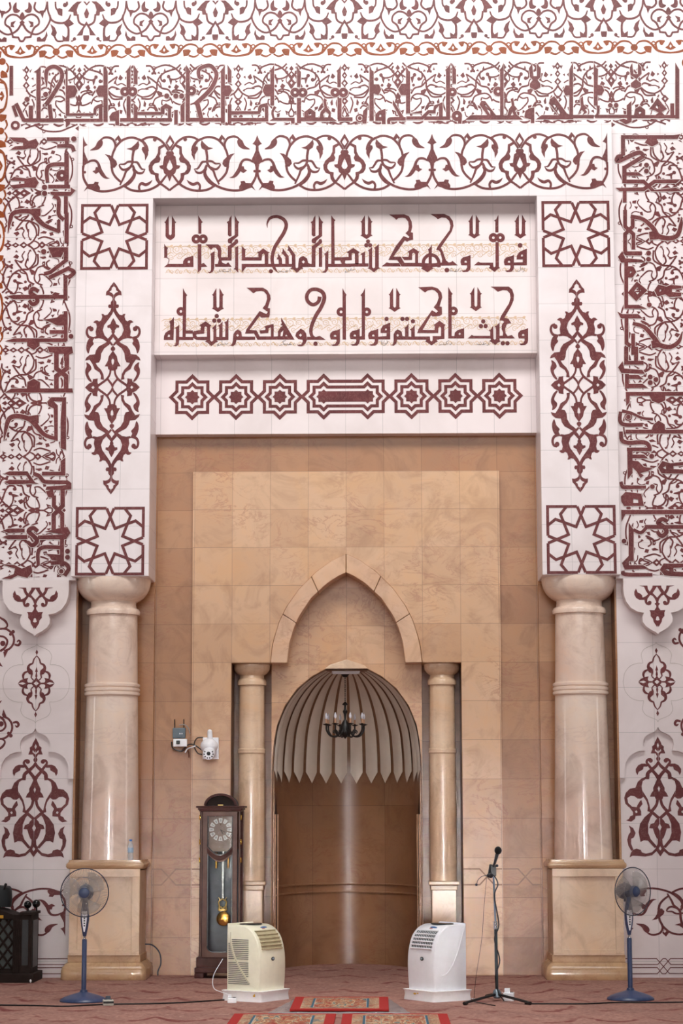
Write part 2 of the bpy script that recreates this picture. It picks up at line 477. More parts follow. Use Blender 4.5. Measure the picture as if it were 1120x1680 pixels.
for s in (-1, 1):
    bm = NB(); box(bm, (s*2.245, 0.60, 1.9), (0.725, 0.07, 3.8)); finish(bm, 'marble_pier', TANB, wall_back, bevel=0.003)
slab('raised_panel', [(-1.5, 0), (-1.122, 0), (-1.122, OPZ)] + AOf + [(1.122, OPZ), (1.122, 0), (1.5, 0), (1.515, 4.893), (-1.515, 4.893)], 0.55, 1.02, TAN, wall_back, bevel=0.004)
# pointed arch band as separate stones
bm = NB()
def at(poly, t):
    d = [0]
    for a, b in zip(poly, poly[1:]): d.append(d[-1]+math.dist(a, b))
    s = t*d[-1]
    for i in range(len(poly)-1):
        if s <= d[i+1]+1e-9:
            k = (s-d[i])/(d[i+1]-d[i]); return (poly[i][0]+k*(poly[i+1][0]-poly[i][0]), poly[i][1]+k*(poly[i+1][1]-poly[i][1]))
    return poly[-1]
for side in (-1, 1):
    cuts = [0, 0.36, 0.70, 1]
    for a, b in zip(cuts, cuts[1:]):
        ts = [a+0.002+(b-a-0.004)*i/8 for i in range(9)]
        pts = [at(AO, t) for t in ts] + [at(AI, t) for t in reversed(ts)]
        pts = [(x if abs(x) > 1e-6 else -0.001, z) for x, z in pts]
        if side > 0: pts = mir(pts)
        pts = [(x*0.996, z-0.003) for x, z in pts]
        prism(bm, pts, 0.515, 0.81)
finish(bm, 'arch_band', TANP, wall_back, bevel=0.006)
# wall with the niche opening
no = [(446, 1262), (447, 1240), (449.5, 1215), (454, 1190), (467, 1158), (487, 1130), (511, 1110), (533, 1097)]
no = [U(a, b, .80) for a, b in no]
NX = 0.735; NZ = 1.968; NT = 2.95
k = NX/abs(no[0][0]); no = [(x*k, z) for x, z in no]; no[-1] = (-0.211, NT)
NOF = no + mir(no)
slab('niche_arch_wall', [(-0.742, 0), (-NX, 0)] + NOF + [(NX, 0), (0.742, 0), (0.742, 3.1), (0.742, 4.1), (-0.742, 4.1), (-0.742, 3.1)], 0.80, 0.93, TAN, wall_back, bevel=0.004)
for s in (-1, 1):
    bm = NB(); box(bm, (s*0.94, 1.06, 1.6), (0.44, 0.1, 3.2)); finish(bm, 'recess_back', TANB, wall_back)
bm = NB(); box(bm, (0, 0.92, 3.6), (1.6, 0.05, 1.2)); finish(bm, 'tympanum_backing', TANP, wall_back)

# niche interior: straight jambs and a half oval wall
YC, KY = 0.95, 1.70
def oval(phi, r, z): return Vector((r*cos(phi), YC+KY*r*sin(phi), z))
wall_niche = None
bm = NB(); N = 64
row = [[bm.verts.new(v) for v in ([Vector((NX, 0.90, z))] + [oval(pi*i/N, NX, z) for i in range(N+1)] + [Vector((-NX, 0.90, z))])] for z in (-0.02, 0.72, 0.745, 0.80, 0.825, 2.05)]
for A, B in zip(row, row[1:]):
    for i in range(len(A)-1): bm.faces.new((A[i], A[i+1], B[i+1], B[i]))
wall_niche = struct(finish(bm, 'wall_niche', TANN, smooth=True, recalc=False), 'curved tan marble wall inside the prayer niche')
bm = NB()
for z in (0.735, 0.815):
    tube(bm, [oval(pi*(0.03+0.94*i/48), NX-0.006, z) for i in range(49)], 0.011, 6)
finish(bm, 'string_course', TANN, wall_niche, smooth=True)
# tall dark slots at both ends of the curved wall
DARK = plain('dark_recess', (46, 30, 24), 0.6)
SLOT = plain('slot_cream', (196, 180, 158), 0.4)
for s in (-1, 1):
    a = 0.10 if s > 0 else pi-0.10; a2 = 0.24 if s > 0 else pi-0.24
    bm = NB(); pr = []
    for kf, z0, z1 in ((0, .30, 1.53), (.25, .30, 1.62), (.5, .30, 1.73), (.75, .30, 1.62), (1, .30, 1.53)):
        ph = a+(a2-a)*kf; pr.append((oval(ph, NX-0.012, z0), oval(ph, NX-0.012, z1)))
    vv = [(bm.verts.new(p), bm.verts.new(q)) for p, q in pr]
    for A, B in zip(vv, vv[1:]): bm.faces.new((A[0], B[0], B[1], A[1]))
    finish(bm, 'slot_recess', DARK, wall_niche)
    bm = NB()
    for ph in (a, a2): tube(bm, [oval(ph, NX-0.015, .30), oval(ph, NX-0.015, 1.53)], 0.012, 6)
    finish(bm, 'slot_frame', TANP, wall_niche)
# ribbed half dome
zs = [p[1] for p in no]; hs = [-p[0] for p in no]
prof = crv([(hs[i], zs[i]) for i in range(len(no))], 5)
RIB = plain('brown_rib_stone', (146, 108, 80), 0.45)
FLUTE = plain('white_flute_stone', (238, 228, 214), 0.45, var=0.04, scale=6)
bm = NB()
rows = [[bm.verts.new(v) for v in ([Vector((h+0.002, 0.90, z))]+[oval(pi*i/N, h+0.004, z) for i in range(N+1)]+[Vector((-h-0.002, 0.90, z))])] for h, z in prof]
for A, B in zip(rows, rows[1:]):
    for i in range(len(A)-1): bm.faces.new((A[i], A[i+1], B[i+1], B[i]))
dome = finish(bm, 'half_dome', RIB, wall_niche, smooth=True, recalc=False)
bm = NB(); box(bm, (0, 1.52, NT+0.02), (0.9, 1.16, 0.05)); finish(bm, 'dome_ceiling', RIB, wall_niche)
NFL = 14
for i in range(NFL):
    c0 = pi*(i+0.5)/NFL; hw = pi/NFL*0.395
    bm = NB(); K = 8; grid = []
    P2 = [(NX, None)] + prof
    for j, (h, z) in enumerate(P2):
        r_ = []
        for q in range(K+1):
            u = -1+2*q/K
            zz = z if z is not None else NZ-0.005-0.115*(1-abs(u))
            bulge = 0.010+0.026*(1-u*u)*min(1, h/NX+0.1)
            taper = 1.0 - 0.25*max(0, (j-20)/len(P2))
            ph = c0+hw*u*taper
            r_.append(bm.verts.new(oval(ph, h-bulge/ (1+0.7*sin(ph)), zz)))
        grid.append(r_)
    for A, B in zip(grid, grid[1:]):
        for q in range(K): bm.faces.new((A[q], A[q+1], B[q+1], B[q]))
    finish(bm, 'flute', FLUTE, dome, smooth=True, recalc=False)
# keystone over the opening
bm = NB(); prism(bm, [(-.213, 2.95), (.213, 2.95), (.17, 2.985), (0, 3.04), (-.17, 2.985)], 0.72, 0.95); finish(bm, 'keystone', PALEP, wall_back, bevel=0.004)

# ------------------------------------------------------------------ inlay: frieze over the portal
FR = """P 60,110 80,165 95,190 115,212 90,222 75,235 78,290 100,345 120,385 120,410 100,432 60,470
C 70,450,30 66,500,24 72,580,26 98,640,28 130,690,28
C 125,690,22 220,735,26 330,745,26 450,722,27 555,672,28 635,592,28 660,530,30 648,470,30
P 78,748 112,690 130,662 190,660 205,635 250,640 243,668 265,700 265,728 170,728 120,712
C 105,420,18 155,394,26 210,395,28 245,435,30 262,500,44 300,560,42 335,590,24 375,597,2
P 258,520 215,545 175,515 205,502 215,466 250,470
D 88,525 15
L 143,272 200,232 230,175 268,148 290,180 280,225 240,262 200,272
C 252,165,16 300,130,24 350,126,26 400,145,26 430,190,26 435,240,28 408,310,26 396,365,26
C 428,250,26 500,170,26 570,136,26 640,130,26 700,150,26 755,180,32 790,235,40 805,290,36
P 740,270 745,240 770,235 800,235 815,290 815,330 780,397 775,330
P 318,318 370,330 412,362 450,400 460,440 430,476 385,470 375,400 352,355
C 395,460,30 410,530,26 450,590,26 510,645,24
P 470,100 512,165 460,212 428,150 / 458,150 475,175 457,195 443,170
C 650,260,32 636,350,28 632,430,28 600,482,26 562,520,26 540,580,24 495,675,18
P 566,258 620,245 670,200 700,165 712,215 700,258 660,282 620,276
C 632,405,24 582,409,24 540,435,20 487,438,14 495,472,22 532,500,26 582,488,28 625,460,24
C 648,412,20 690,417,26 720,460,24 745,492,20 785,494,4
C 785,494,4 752,535,24 700,537,28 660,502,28 640,450,26
C 648,490,30 664,560,28 620,638,26 548,692,24
C 735,165,26 790,135,24 850,124,24 910,136,26 970,175,26 1010,222,26 1050,285,22
D 890,155 22
P 1065,100 1012,190 1065,285 1065,240 1035,200 1065,150
P 1000,205 930,238 925,310 900,360 845,410 820,460 825,510 850,550 895,565 905,620 940,670 978,650 950,622 938,590 940,545 895,535 868,500 868,462 890,430 945,415 960,380 945,345 957,320 957,262 1005,232
C 548,690,24 620,730,26 700,745,26 790,740,26 870,715,26 950,665,26 1010,590,24 1035,560,16
C 950,655,26 1010,695,24 1065,738,24
C 722,740,26 715,692,26 742,657,30 790,672,34 832,655,28 867,620,2
P 1065,290 1030,290 1017,315 1025,335 1000,352 990,410 985,450 944,456 955,485 990,500 1000,540 1040,575 1065,640 1065,510 1045,500 1030,475 1040,440 1065,385"""
def draw(o, txt):
    for ln in txt.strip().split('\n'):
        k, r = ln[0], ln[2:]
        if k == 'P': q = [p.strip() for p in r.split('/')]; o.P(*q)
        elif k == 'L': q = [p.strip() for p in r.split('/')]; o.L(*q)
        elif k == 'C': o.Cv(r)
        elif k == 'D':
            a = r.split(); x, y = a[0].split(','); o.D(float(x), float(y), float(a[1]))
        elif k == 'R':
            a = r.split(); x, y = a[0].split(','); o.R(float(x), float(y), float(a[1]), float(a[2]))
        elif k == 'S':
            a = r.split(); o.S(' '.join(a[:-1]), float(a[-1]))
        elif k == 'K':   # smooth stroke of one width
            a = r.split(); o.Cv(' '.join(a[:-1]), float(a[-1]))
x60 = U(133.6, 260, 0)[0]; xp = U(277.1, 260, 0)[0]
HALF = (2.63-0.045)/3
def place(x0, z_at, kx, kz, flip=False):
    """map from local (u right, v down) metres"""
    return lambda u, v: (x0 + (-u if flip else u)*kx, z_at - v*kz)
KX = HALF/(1065-60); zt = U(560, 205, 0)[1]; zt2 = U(560, 320, 0)[1]; KZ = (zt-zt2)/805
o = Inlay(0.0)
for i in range(6):
    flip = i % 2 == 1
    x0 = -3*HALF + (i+1 if flip else i)*HALF
    o.mp = place(x0, zt, KX, KZ, flip); o.win(60, 0, 1)
    o.w = (-60, 0, 1, 1)
    draw(o, FR)
o.build('scroll_frieze', RED, trim1)

# ------------------------------------------------------------------ inlay: star squares and medallions on the piers
def starsq(o, cx, cz, h):
    A = [(-.105, .955), (.141, .365), (.734, .588), (.957, .41)]
    for r in range(4):
        for m in (1, -1):
            f = lambda p: (lambda x, y: [(x, y), (-y, x), (-x, -y), (y, -x)][r])(p[0]*m, p[1])
            o.xf = None
            o.mp = lambda u, v: (cx+u*h, cz+v*h)
            o.w = (0, 0, 1, 1)
            o.S([f(p) for p in A], .083)
            o.S([f(p) for p in ((-.11, .957), (-.957, .957), (-.957, .9))], .083)
MED = """P 575,65 525,125 495,175 462,205 455,258 490,254 520,262 545,280 555,305 552,325 530,350 526,388 500,386 488,408 498,436 535,440 520,480 480,530 440,540 420,522 390,520 402,560 385,610 355,628 330,610 300,612 268,640 310,655 322,700 303,770 312,835 270,848 292,872 350,864 410,875 470,915 502,888 435,820 410,750 430,680 500,590 545,530 570,485 570,250 545,222 508,207 538,185 545,150 572,130
D 240,733 34
C 240,705,40 190,722,34 174,785,36 205,845,38 280,866,34
L 215,868 268,878 262,910 276,945 228,1000 200,1080 172,1040 165,980 182,910
P 500,888 470,915 430,940 350,980 310,1035 295,1090 215,1098 165,1140 148,1180 215,1165 258,1228 290,1300 362,1345 385,1395 378,1442 430,1452 418,1370 385,1310 335,1262 305,1215 355,1205 378,1160 388,1080 430,1010 505,955 530,925
S 485,890 565,965 38
S 572,805 490,895 38
C 572,795,10 545,850,30 488,912,36
P 570,578 532,635 525,662 476,688 480,716 515,716 540,755 536,775 545,795 570,832
P 562,970 530,1000 525,1022 535,1038 555,1045 498,1120 485,1182 462,1222 438,1262 484,1263 490,1300 520,1316 556,1322 556,1245 540,1215 537,1170 556,1155 562,1100
C 525,1305,30 514,1370,28 470,1440,32 400,1492,32 335,1535,34
C 480,1440,30 535,1505,30 560,1562,30
P 148,1556 205,1502 255,1482 268,1440 336,1430 332,1480 345,1520 348,1556 290,1556 268,1532 242,1556
L 168,1205 225,1242 242,1300 200,1352 212,1405 248,1468 232,1480 188,1440 155,1370 152,1310 172,1258"""
PC = 2.258
zmed = U(180, 635.5, 0)[1]; ztip = U(185, 462.5, 0)[1]; kz = (ztip-zmed)/(1556-65); kx = 0.00066
def med_map(cx, sx, sz):
    def f(u, v):
        cl = 575-(v-65)*0.0155
        return (cx+sx*min(0, (u-cl))*kx, zmed+sz*(1556-v)*kz)
    return f
for s in (-1, 1):
    o = Inlay(0.0)
    starsq(o, s*2.26, 7.143, .333); starsq(o, s*2.26, 4.13, .333)
    o.build('star_square_inlay', RED, trim1)
    o = Inlay(0.0); o.w = (0, 0, 1, 1)
    for sx in (-1, 1):
        for sz in (-1, 1):
            o.mp = med_map(s*PC, sx, sz); draw(o, MED)
    o.build('medallion_inlay', RED, trim1)

# ------------------------------------------------------------------ inlay: row of stars
o = Inlay(0.46); zs0 = U(567, 650.5, .46)[1]; SP = 0.4347; KS = 0.001059
def starout(t, q, L=0):
    d = t-q; p = [(0, t), (d, q), (q, q), (q, d), (t, 0), (q, -d), (q, -q), (d, -q), (0, -t), (-d, -q), (-q, -q), (-q, -d), (-t, 0), (-q, d), (-q, q), (-d, q)]
    if L:
        R_ = [(x+L, y) for x, y in [(-d, q)]+p[:9]+[(-d, -q)]]; Lf = [(x-L, y) for x, y in [(d, -q)]+p[8:]+[(0, t), (d, q)]]
        return R_+Lf
    return p
for c, L in ((-3.5, 0), (-2.5, 0), (-1.5, 0), (0, 0.5), (1.5, 0), (2.5, 0), (3.5, 0)):
    o.mp = lambda u, v: (c*SP+u*KS, zs0+v*KS)
    Lz = L*SP/KS
    for (t, q), (t2, q2) in (((222, 160), (179, 130)), ((146, 105), (104, 76))):
        A = starout(t, q, Lz); B = starout(t2, q2, Lz)
        o.quadstrip(A+[A[0]], B+[B[0]])
    o.emit([starout(69, 50, Lz)])
o.build('star_row_inlay', RED, trim3)

# ------------------------------------------------------------------ inlay: two lines of lettering
o = Inlay(0.25); o.under = None
def Utip(cx, y, spur=True, kink=True):
    p = [(-18, 0), (-47, 50), (-55, 68), (-70, 75), (-55, 92), (-55, 225)]
    p += [(-70, 235), (-45, 246), (0, 277), (45, 246), (70, 235), (55, 225)] if spur else [(-55, 238), (-40, 260), (0, 285), (40, 260), (55, 238)]
    p += [(55, 92), (70, 75), (55, 68), (47, 50), (18, 0), (15, 215), (0, 230), (-15, 215)]
    o.P([(cx+a, y+b) for a, b in p])
def waw(x, y):
    o.P([(x+a, y+b) for a, b in ((0, 0), (0, 142), (-7, 172), (-32, 194), (-82, 197), (-104, 182), (-57, 174), (-40, 142), (-42, 120), (-107, 120), (-117, 82), (-112, 52), (-87, 27), (-32, 14))],
        [(x+a, y+b) for a, b in ((-57, 66), (-44, 74), (-44, 90), (-70, 88), (-70, 74))])
def cross(x, y, low):
    g = lambda p: [(x+a, y+b) for a, b in p]
    o.P(g([(43, 0), (20, 33), (13, 63), (-13, 80), (0, 98), (0, 228), (20, 245), (43, 238), (43, 225)]))
    o.P(g([(80, 0), (110, 58), (132, 80), (120, 98), (120, 238), (55, 293), (43, 328), (5, 318), (-2, 293), (5, 273), (80, 228)]))
    o.P(g([(85, 278), (110, 273), (120, 298), (117, 318), (45, 378), (43, low), (0, low), (0, 358), (75, 303)]))
W1 = [(260, 340), (410, 340), (560, 340), (710, 340)]
# first line, from the left
o.win(260, 340, 7)
Utip(135, 95, False)
o.P('455,92 478,130 496,158 508,170 492,185 492,305 457,305')
o.R(432, 365, 34, 38); o.R(512, 365, 34, 38)
o.P('450,425 492,425 492,650 520,640 562,685 490,688 490,715 450,755')
o.P('65,420 88,455 112,466 102,482 100,582 65,582'); o.Cv('98,578 120,605 108,652', 8)
o.P('108,650 281,650 283,620 305,587 345,572 400,558 400,688 62,688', '350,610 362,618 360,642 335,640 336,620')
o.P('540,428 685,428 712,452 722,500 717,575 795,575 833,612 745,612 722,614 735,640 775,652 800,632 840,685 650,685 645,652 680,650 692,600 678,560 680,500 660,467 630,462 602,490 585,475 568,452')
o.P('645,505 640,650 640,700 625,740 590,760 560,745 590,742 602,720 602,550 590,540 625,515')
cross(795, 92, 520); o.P('880,460 915,448 915,755 885,720 860,712 878,695')
o.win(410, 340, 7)
o.P('-95,440 -65,478 -42,482 -55,497 -55,575 95,575 95,525 78,517 105,508 152,473 200,508 225,522 210,530 210,655 168,655 168,545 155,530 140,545 133,612 -95,612')
o.P('-95,650 480,650 480,685 -45,688 -95,755')
o.Cv('200,237,4 198,185,18 232,125,32 310,108,36 385,140,40 416,205,42 390,290,42 340,370,42 285,460,40 260,545,40 255,620,38 275,690,34 320,750,4')
o.D(240, 735, 24)
o.P('320,525 365,590 370,655 330,655 328,600 303,598 320,572'); o.P('375,470 445,565 447,655 405,655 405,570 375,538 358,530 373,512')
o.P('437,432 520,545 523,690 538,702 552,690 555,640 562,590 580,572 610,560 655,588 668,640 690,650 712,650 712,685 600,688 612,705 580,715 538,755 500,715 458,705 480,690 480,560 447,502 426,495 438,478', '612,608 630,628 614,648 594,630')
cross(708, 92, 595); o.P('790,470 828,452 828,685 790,685')
o.P('932,92 955,125 980,150 968,165 972,575 1060,575 1060,612 972,612 972,655 932,655'); o.S('895,668 1160,668', 36)
o.P('900,495 898,690 893,722 868,752 840,752 825,740 853,735 862,710 862,547 848,540 872,520')
o.win(560, 340, 7)
o.P('0,575 80,572 80,530 58,517 135,468 210,517 195,527 197,655 155,655 153,535 135,523 118,535 118,608 45,610 38,640 50,648 310,645 310,682 20,682 -15,615')
o.P('270,510 272,655 235,655 235,550 218,540 245,522')
o.P('352,455 352,690 370,702 385,690 385,480 375,466 400,450 428,420 428,690 444,702 412,714 372,748 330,714 298,702 315,688 315,510 303,500 325,480')
for x, y in ((305, 393), (284, 437), (329, 437)): o.D(x, y, 24)
Utip(287, 90)
o.P('545,85 720,82 775,105 805,165 812,225 797,288 820,294 822,372 775,383 752,398 728,380 597,568 680,568 722,640 900,640 900,680 690,680 640,608 538,605 620,450 712,332 770,354 780,342 735,298 765,268 772,220 765,165 735,128 700,120 650,126 630,147 610,125')
o.P('460,680 520,633 550,642 662,642 682,680')
o.P('690,570 770,570 775,525 755,512 828,468 895,515 880,527 880,655 845,655 845,535 828,523 812,535 810,606 720,608')
o.Cv('940,685 943,610 980,562 1025,548 1080,565 1115,620 1120,690', 38)
o.P('1037,425 1037,685 1000,685 1000,500 988,488 1015,465'); o.P('900,640 990,645 1045,645 1120,640 1120,682 1040,688 1056,702 985,747 912,702 930,686 900,680')
o.win(710, 340, 7)
o.P('-30,80 130,78 190,105 228,158 236,215 215,280 90,465 115,510 135,570 150,610 180,635 207,630 225,617 286,668 40,672 40,638 100,636 105,600 85,520 65,495 35,490 60,440 190,265 200,210 185,157 150,124 100,118 55,138 30,115')
o.D(160, 722, 27); waw(432, 548); Utip(473, 84); Utip(1003, 84)
o.P('752,85 752,290 715,290 715,165 700,155 725,138'); o.R(693, 350, 34, 38); o.R(772, 350, 34, 38)
o.P('470,668 520,625 545,637 690,637 692,680 705,690 717,680 717,400 755,400 757,685 772,697 745,710 707,744 665,712 637,695 655,685 650,668')
waw(930, 548); o.P('1078,475 1078,668 925,668 925,635 1030,632 1030,600 960,600 962,560 985,520 1020,500', '1022,540 1032,550 1030,566 1010,566 1010,550'); o.D(1000, 438, 27)
# second line
o.win(260, 460, 7)
o.P('60,685 62,640 80,602 110,580 133,570 133,500 122,472 150,455 176,420 178,500 172,685', '112,622 130,626 130,650 104,650')
o.P('238,510 238,690 232,735 205,758 165,750 190,742 198,715 200,555 185,550 215,530'); o.S('232,668 400,668', 36)
o.P('280,88 305,140 330,170 318,185 315,575 395,575 395,612 312,612 312,660 275,660'); o.R(257, 357, 33, 36)
o.P('400,585 480,570 488,530 468,515 540,470 608,520 592,535 594,690 610,704 628,690 630,562 612,548 640,525 662,500 665,650 695,650 697,535 682,520 710,500 735,470 735,650 765,650 768,500 752,485 780,470 803,432 803,685 665,690 685,705 655,715 607,755 560,715 533,705 550,688 440,685 395,660 390,620', '430,632 440,618 525,612 528,540 541,528 555,540 555,648 445,650')
for x, y in ((668, 410), (640, 463), (695, 463)): o.D(x, y, 25)
Utip(682, 88)
o.P('910,562 950,590 958,645 1052,648 1052,685 895,685 885,732 855,757 810,745 840,738 852,700 858,620 880,585', '908,616 924,632 908,648 892,632')
o.win(410, 460, 7)
o.P('-40,85 150,85 200,115 232,170 237,215 205,318 230,322 228,395 220,425 130,430 112,410 -5,568 75,575 112,645 310,645 310,680 85,682 45,610 -57,612 -40,560 110,352 188,387 205,362 143,320 175,280 195,215 190,165 160,130 130,122 70,128 40,150 0,115')
o.S('-10,665 60,665', 36)
o.P('108,575 175,570 178,545 158,535 190,520 264,500 272,510 272,655 240,655 240,540 215,550 210,605 118,612')
o.P('357,425 510,680 300,680 300,645 320,642 320,590 350,540 375,520 350,515 365,490 357,470', '350,642 355,600 382,575 378,612 372,642', '415,622 432,642 402,642')
o.P('580,555 620,575 645,610 655,680 640,722 600,757 560,757 538,740 590,735 605,700 600,680 555,675 520,640 530,600 560,575', '580,610 596,630 580,648 562,630')
o.Cv('800,188,46 785,245,40 725,280,40 665,242,42 652,175,42 695,112,40 770,105,42 835,140,44 852,210,46 815,310,44 760,400,44 715,500,42 698,580,40 712,640,36 750,665,26')
o.P('655,648 760,650 800,638 870,683 655,683'); o.D(752, 728, 25); waw(1033, 558)
o.P('1062,88 1085,135 1108,165 1100,185 1102,680 1062,680'); o.R(1045, 362, 34, 36)
o.win(560, 460, 7)
o.P('270,85 270,680 200,680 205,645 232,640 232,185 218,170 245,140'); o.R(290, 362, 33, 36)
waw(210, 555); waw(422, 555)
o.P('560,485 560,678 415,678 415,648 515,640 518,606 448,606 452,560 475,520 520,500', '508,548 520,560 516,574 498,572'); o.D(517, 443, 25)
o.P('645,562 690,590 700,640 728,645 728,560 720,547 745,530 770,490 770,645 800,648 800,577 786,565 815,545 840,510 842,645 1015,645 1018,690 1032,702 1045,690 1048,640 1120,640 1120,680 1090,682 1107,702 1080,715 1034,748 985,715 960,702 975,682 640,680 630,722 600,752 558,742 590,735 598,690 597,620 615,585', '645,614 660,632 645,648 630,632')
for x, y in ((700, 443), (752, 443), (820, 470)): o.D(x, y, 25)
Utip(610, 85)
o.win(710, 460, 7)
o.P('-170,80 -10,72 55,92 97,140 107,195 75,300 102,305 105,390 75,410 -5,416 -22,402 -118,568 18,570 22,525 5,515 75,463 145,515 132,525 132,672 -2,680 -5,640 92,640 92,545 77,528 62,545 60,606 -182,606 -165,560 -12,343 38,372 58,355 8,310 45,260 65,200 55,150 20,117 -10,108 -60,116 -90,140 -130,110')
o.P('175,75 205,130 227,155 215,170 215,640 245,640 250,600 285,570 358,550 358,668 175,668', '306,600 320,614 306,630 292,616'); o.R(235, 352, 33, 36)
Utip(492, 76)
for x, y in ((577, 472), (550, 525), (604, 525), (802, 722), (855, 722)): o.D(x, y, 25)
o.P('398,668 445,626 465,637 655,637 657,590 641,577 665,560 692,520 695,670 708,684 722,670 722,545 706,530 735,515 765,482 765,690 777,700 745,715 715,744 680,715 643,697 665,685 660,668')
o.P('660,72 870,72 910,105 930,170 925,230 895,300 820,430 865,440 890,478 898,492 850,500 828,560 835,610 858,640 905,628 942,668 760,668 760,637 800,635 805,600 787,560 790,510 815,478 800,462 763,460 780,410 872,265 890,200 880,147 850,116 800,112 745,132 700,95')
waw(1092, 548)
letters = o.build('large_lettering', RED, trim2)
# pale scrolls behind the letters
o = Inlay(0.25); o.lift = 0.0008
def spiral(x, y, r, turns=1.4, sgn=1, a0=0.0, w=8):
    n = 16; o.Cv([(x+r*(1-0.8*i/n)*cos(a0+sgn*2*pi*turns*i/n), y+r*(1-0.8*i/n)*sin(a0+sgn*2*pi*turns*i/n), w*(1-0.4*i/n)) for i in range(n+1)], sub=2)
for ln, (y0, x1, x2) in enumerate(((340, 269, 866), (460, 267, 866))):
    random.seed(3+ln)
    o.win(0, y0, 1); x = x1+6; k_ = 0
    while x < x2-4:
        sl = -(x-560)*0.0055
        yy = 73+sl*1.0
        o.win(x, y0+yy, 7)
        sg = 1 if k_ % 2 else -1
        spiral(0, -25+random.uniform(-12, 12), random.uniform(36, 50), 1.5, sg, random.uniform(0, 6))
        spiral(38, 45+random.uniform(-14, 14), random.uniform(26, 36), 1.4, -sg, random.uniform(0, 6), 7)
        o.Cv('-60,-50,3 -20,-72,9 40,-66,9 80,-30,4'); o.Cv('-50,60,3 -10,30,9 40,0,9 70,20,3')
        o.L('20,-68 40,-90 62,-84 48,-60')
        o.win(x, y0+104+sl, 7)
        spiral(0, 0, 22, 1.1, sg, 0.5, 7); spiral(46, 2, 20, 1.1, -sg, 2.5, 7); o.Cv('-26,20,3 10,-24,8 50,22,8 76,-14,3')
        x += 14.5; k_ += 1
o.build('pale_scroll_inlay', BEIGE, trim2)
# small handwriting under the letters
o = Inlay(0.25)
SMALL = {
 (260, 340): '825,700 822,742;805,705 808,738 785,742;770,722 748,712 735,738 790,740;725,728 705,742;700,715 690,745 668,742;745,728 735,742;800,738 770,742',
 (410, 340): '455,705 458,745;440,728 420,742 380,745;425,722 412,742;380,738 345,735 355,745;330,725 338,745 322,748;1105,730 1090,752',
 (560, 340): '155,712 140,720 110,722 112,700;150,688 140,690;110,722 85,735;80,715 72,745 40,748;120,725 100,715',
 (710, 340): '330,722 310,740;300,705 280,735 240,738;270,715 255,740;235,735 205,728 212,700;205,735 190,730;1050,695 1045,735 1025,745;1030,700 1015,715 1035,720;1005,680 995,735 955,730',
 (260, 460): '800,720 775,735 760,715;790,695 782,698;755,735 730,735 728,690;720,738 700,745 690,750;690,728 675,740 690,745 670,758',
 (410, 460): '510,722 495,745;480,738 455,738;468,718 440,742 425,722;425,745 400,735 380,738;410,690 375,705 395,735;372,738 345,745 335,752',
 (560, 460): '535,700 510,735;520,690 528,712;505,718 500,745 480,748;490,690 485,735;475,715 465,745;455,690 460,735',
 (710, 460): '645,712 630,745 615,742;610,722 590,735 560,738;585,710 575,735;555,735 520,738 500,730;550,705 540,708;215,712 205,738 190,735;185,690 150,712 175,735;160,735 110,738;120,715 128,728;100,738 65,745'}
for (a, b), t in SMALL.items():
    o.win(a, b, 7)
    for st in t.split(';'): o.Cv(st, 5, 3)
o.build('small_lettering', INK, trim2)

# ------------------------------------------------------------------ inlay: scroll band at the top, orange border
TOPB_ = """C 45,150,13 85,210,13 150,240,12 210,215,12 245,170,12 262,120,12 243,60,12 236,-8,12
C 48,128,10 85,96,12 130,90,12 168,118,12 175,160,12 140,190,13 120,235,12 113,262,12
S 118,258 72,262 58,288 44,292 12
P 92,135 132,148 134,180 104,186 112,165
L 45,72 64,100 45,128
P 45,128 66,150 45,172
L 92,-5 118,28 112,70 82,76 62,58 88,42
C 146,-5,12 138,40,13 165,70,12 205,74,12 226,48,12 236,5,12
P 178,62 218,58 203,120
C 300,-6,11 304,38,11 322,62,11
P 308,52 332,42 356,52 356,104 325,92
P 330,64 340,66 338,80
D 374,20 15
C 388,-6,12 390,14,14 378,26,14
C 258,95,12 272,130,12 310,152,13 365,155,13 402,132,12 420,92,8
P 362,155 396,128 416,132 448,162 412,182 392,186
C 378,162,12 402,190,14 406,240,15 402,294,16
P 264,160 300,190 316,228 300,266 270,240 280,212
P 358,248 386,266 404,238 412,294 362,294
C 298,258,12 320,290,11 366,292,10
P 162,264 184,258 200,276 224,255 236,214 244,250 226,294 162,294
P 468,-6 436,20 398,66 440,74 442,100 476,102 466,60 480,18 506,-6
C 474,90,13 486,150,13 532,178,13
P 543,143 505,203 468,252 514,250 522,205 543,172
P 520,250 543,250 543,292 526,292 520,270
P 543,42 523,84 532,116 543,122
P 515,-6 543,26 543,10 530,-6
D 452,276 12
C 455,268,8 440,290,8 425,292,8"""
ORB_ = """D 318,372 24
C 332,350,7 360,325,10 410,320,11 450,345,12 488,390,14 530,408,13 596,416,9
P 388,372 405,360 432,360 452,366 446,416 420,412 408,408
C 328,402,7 365,420,10 405,408,12
R 466,340 14 9
P 508,320 556,322 532,356 516,350
C 552,322,8 510,320,9 484,342,10 492,392,10
P 596,322 574,360 553,374 574,386 596,394 596,380 586,364 596,346"""
def widen(txt, k):
    out = []
    for ln in txt.split('\n'):
        if ln[0] == 'C': out.append('C '+' '.join(','.join(q.split(',')[:2]+[str(float(q.split(',')[2])*k)]) for q in ln[2:].split()))
        elif ln[0] in 'KS': a = ln.split(); out.append(' '.join(a[:-1]+[str(float(a[-1])*k)]))
        elif ln[0] == 'D': a = ln.split(); out.append(' '.join(a[:-1]+[str(float(a[-1])*(1+(k-1)*.4))]))
        else: out.append(ln)
    return '\n'.join(out)
TOPB = widen(TOPB_, 1.2); ORB = widen(ORB_, 1.35)
ZB0 = lambda v: U(565, v, .10)[1]
KM = 20.1/3450
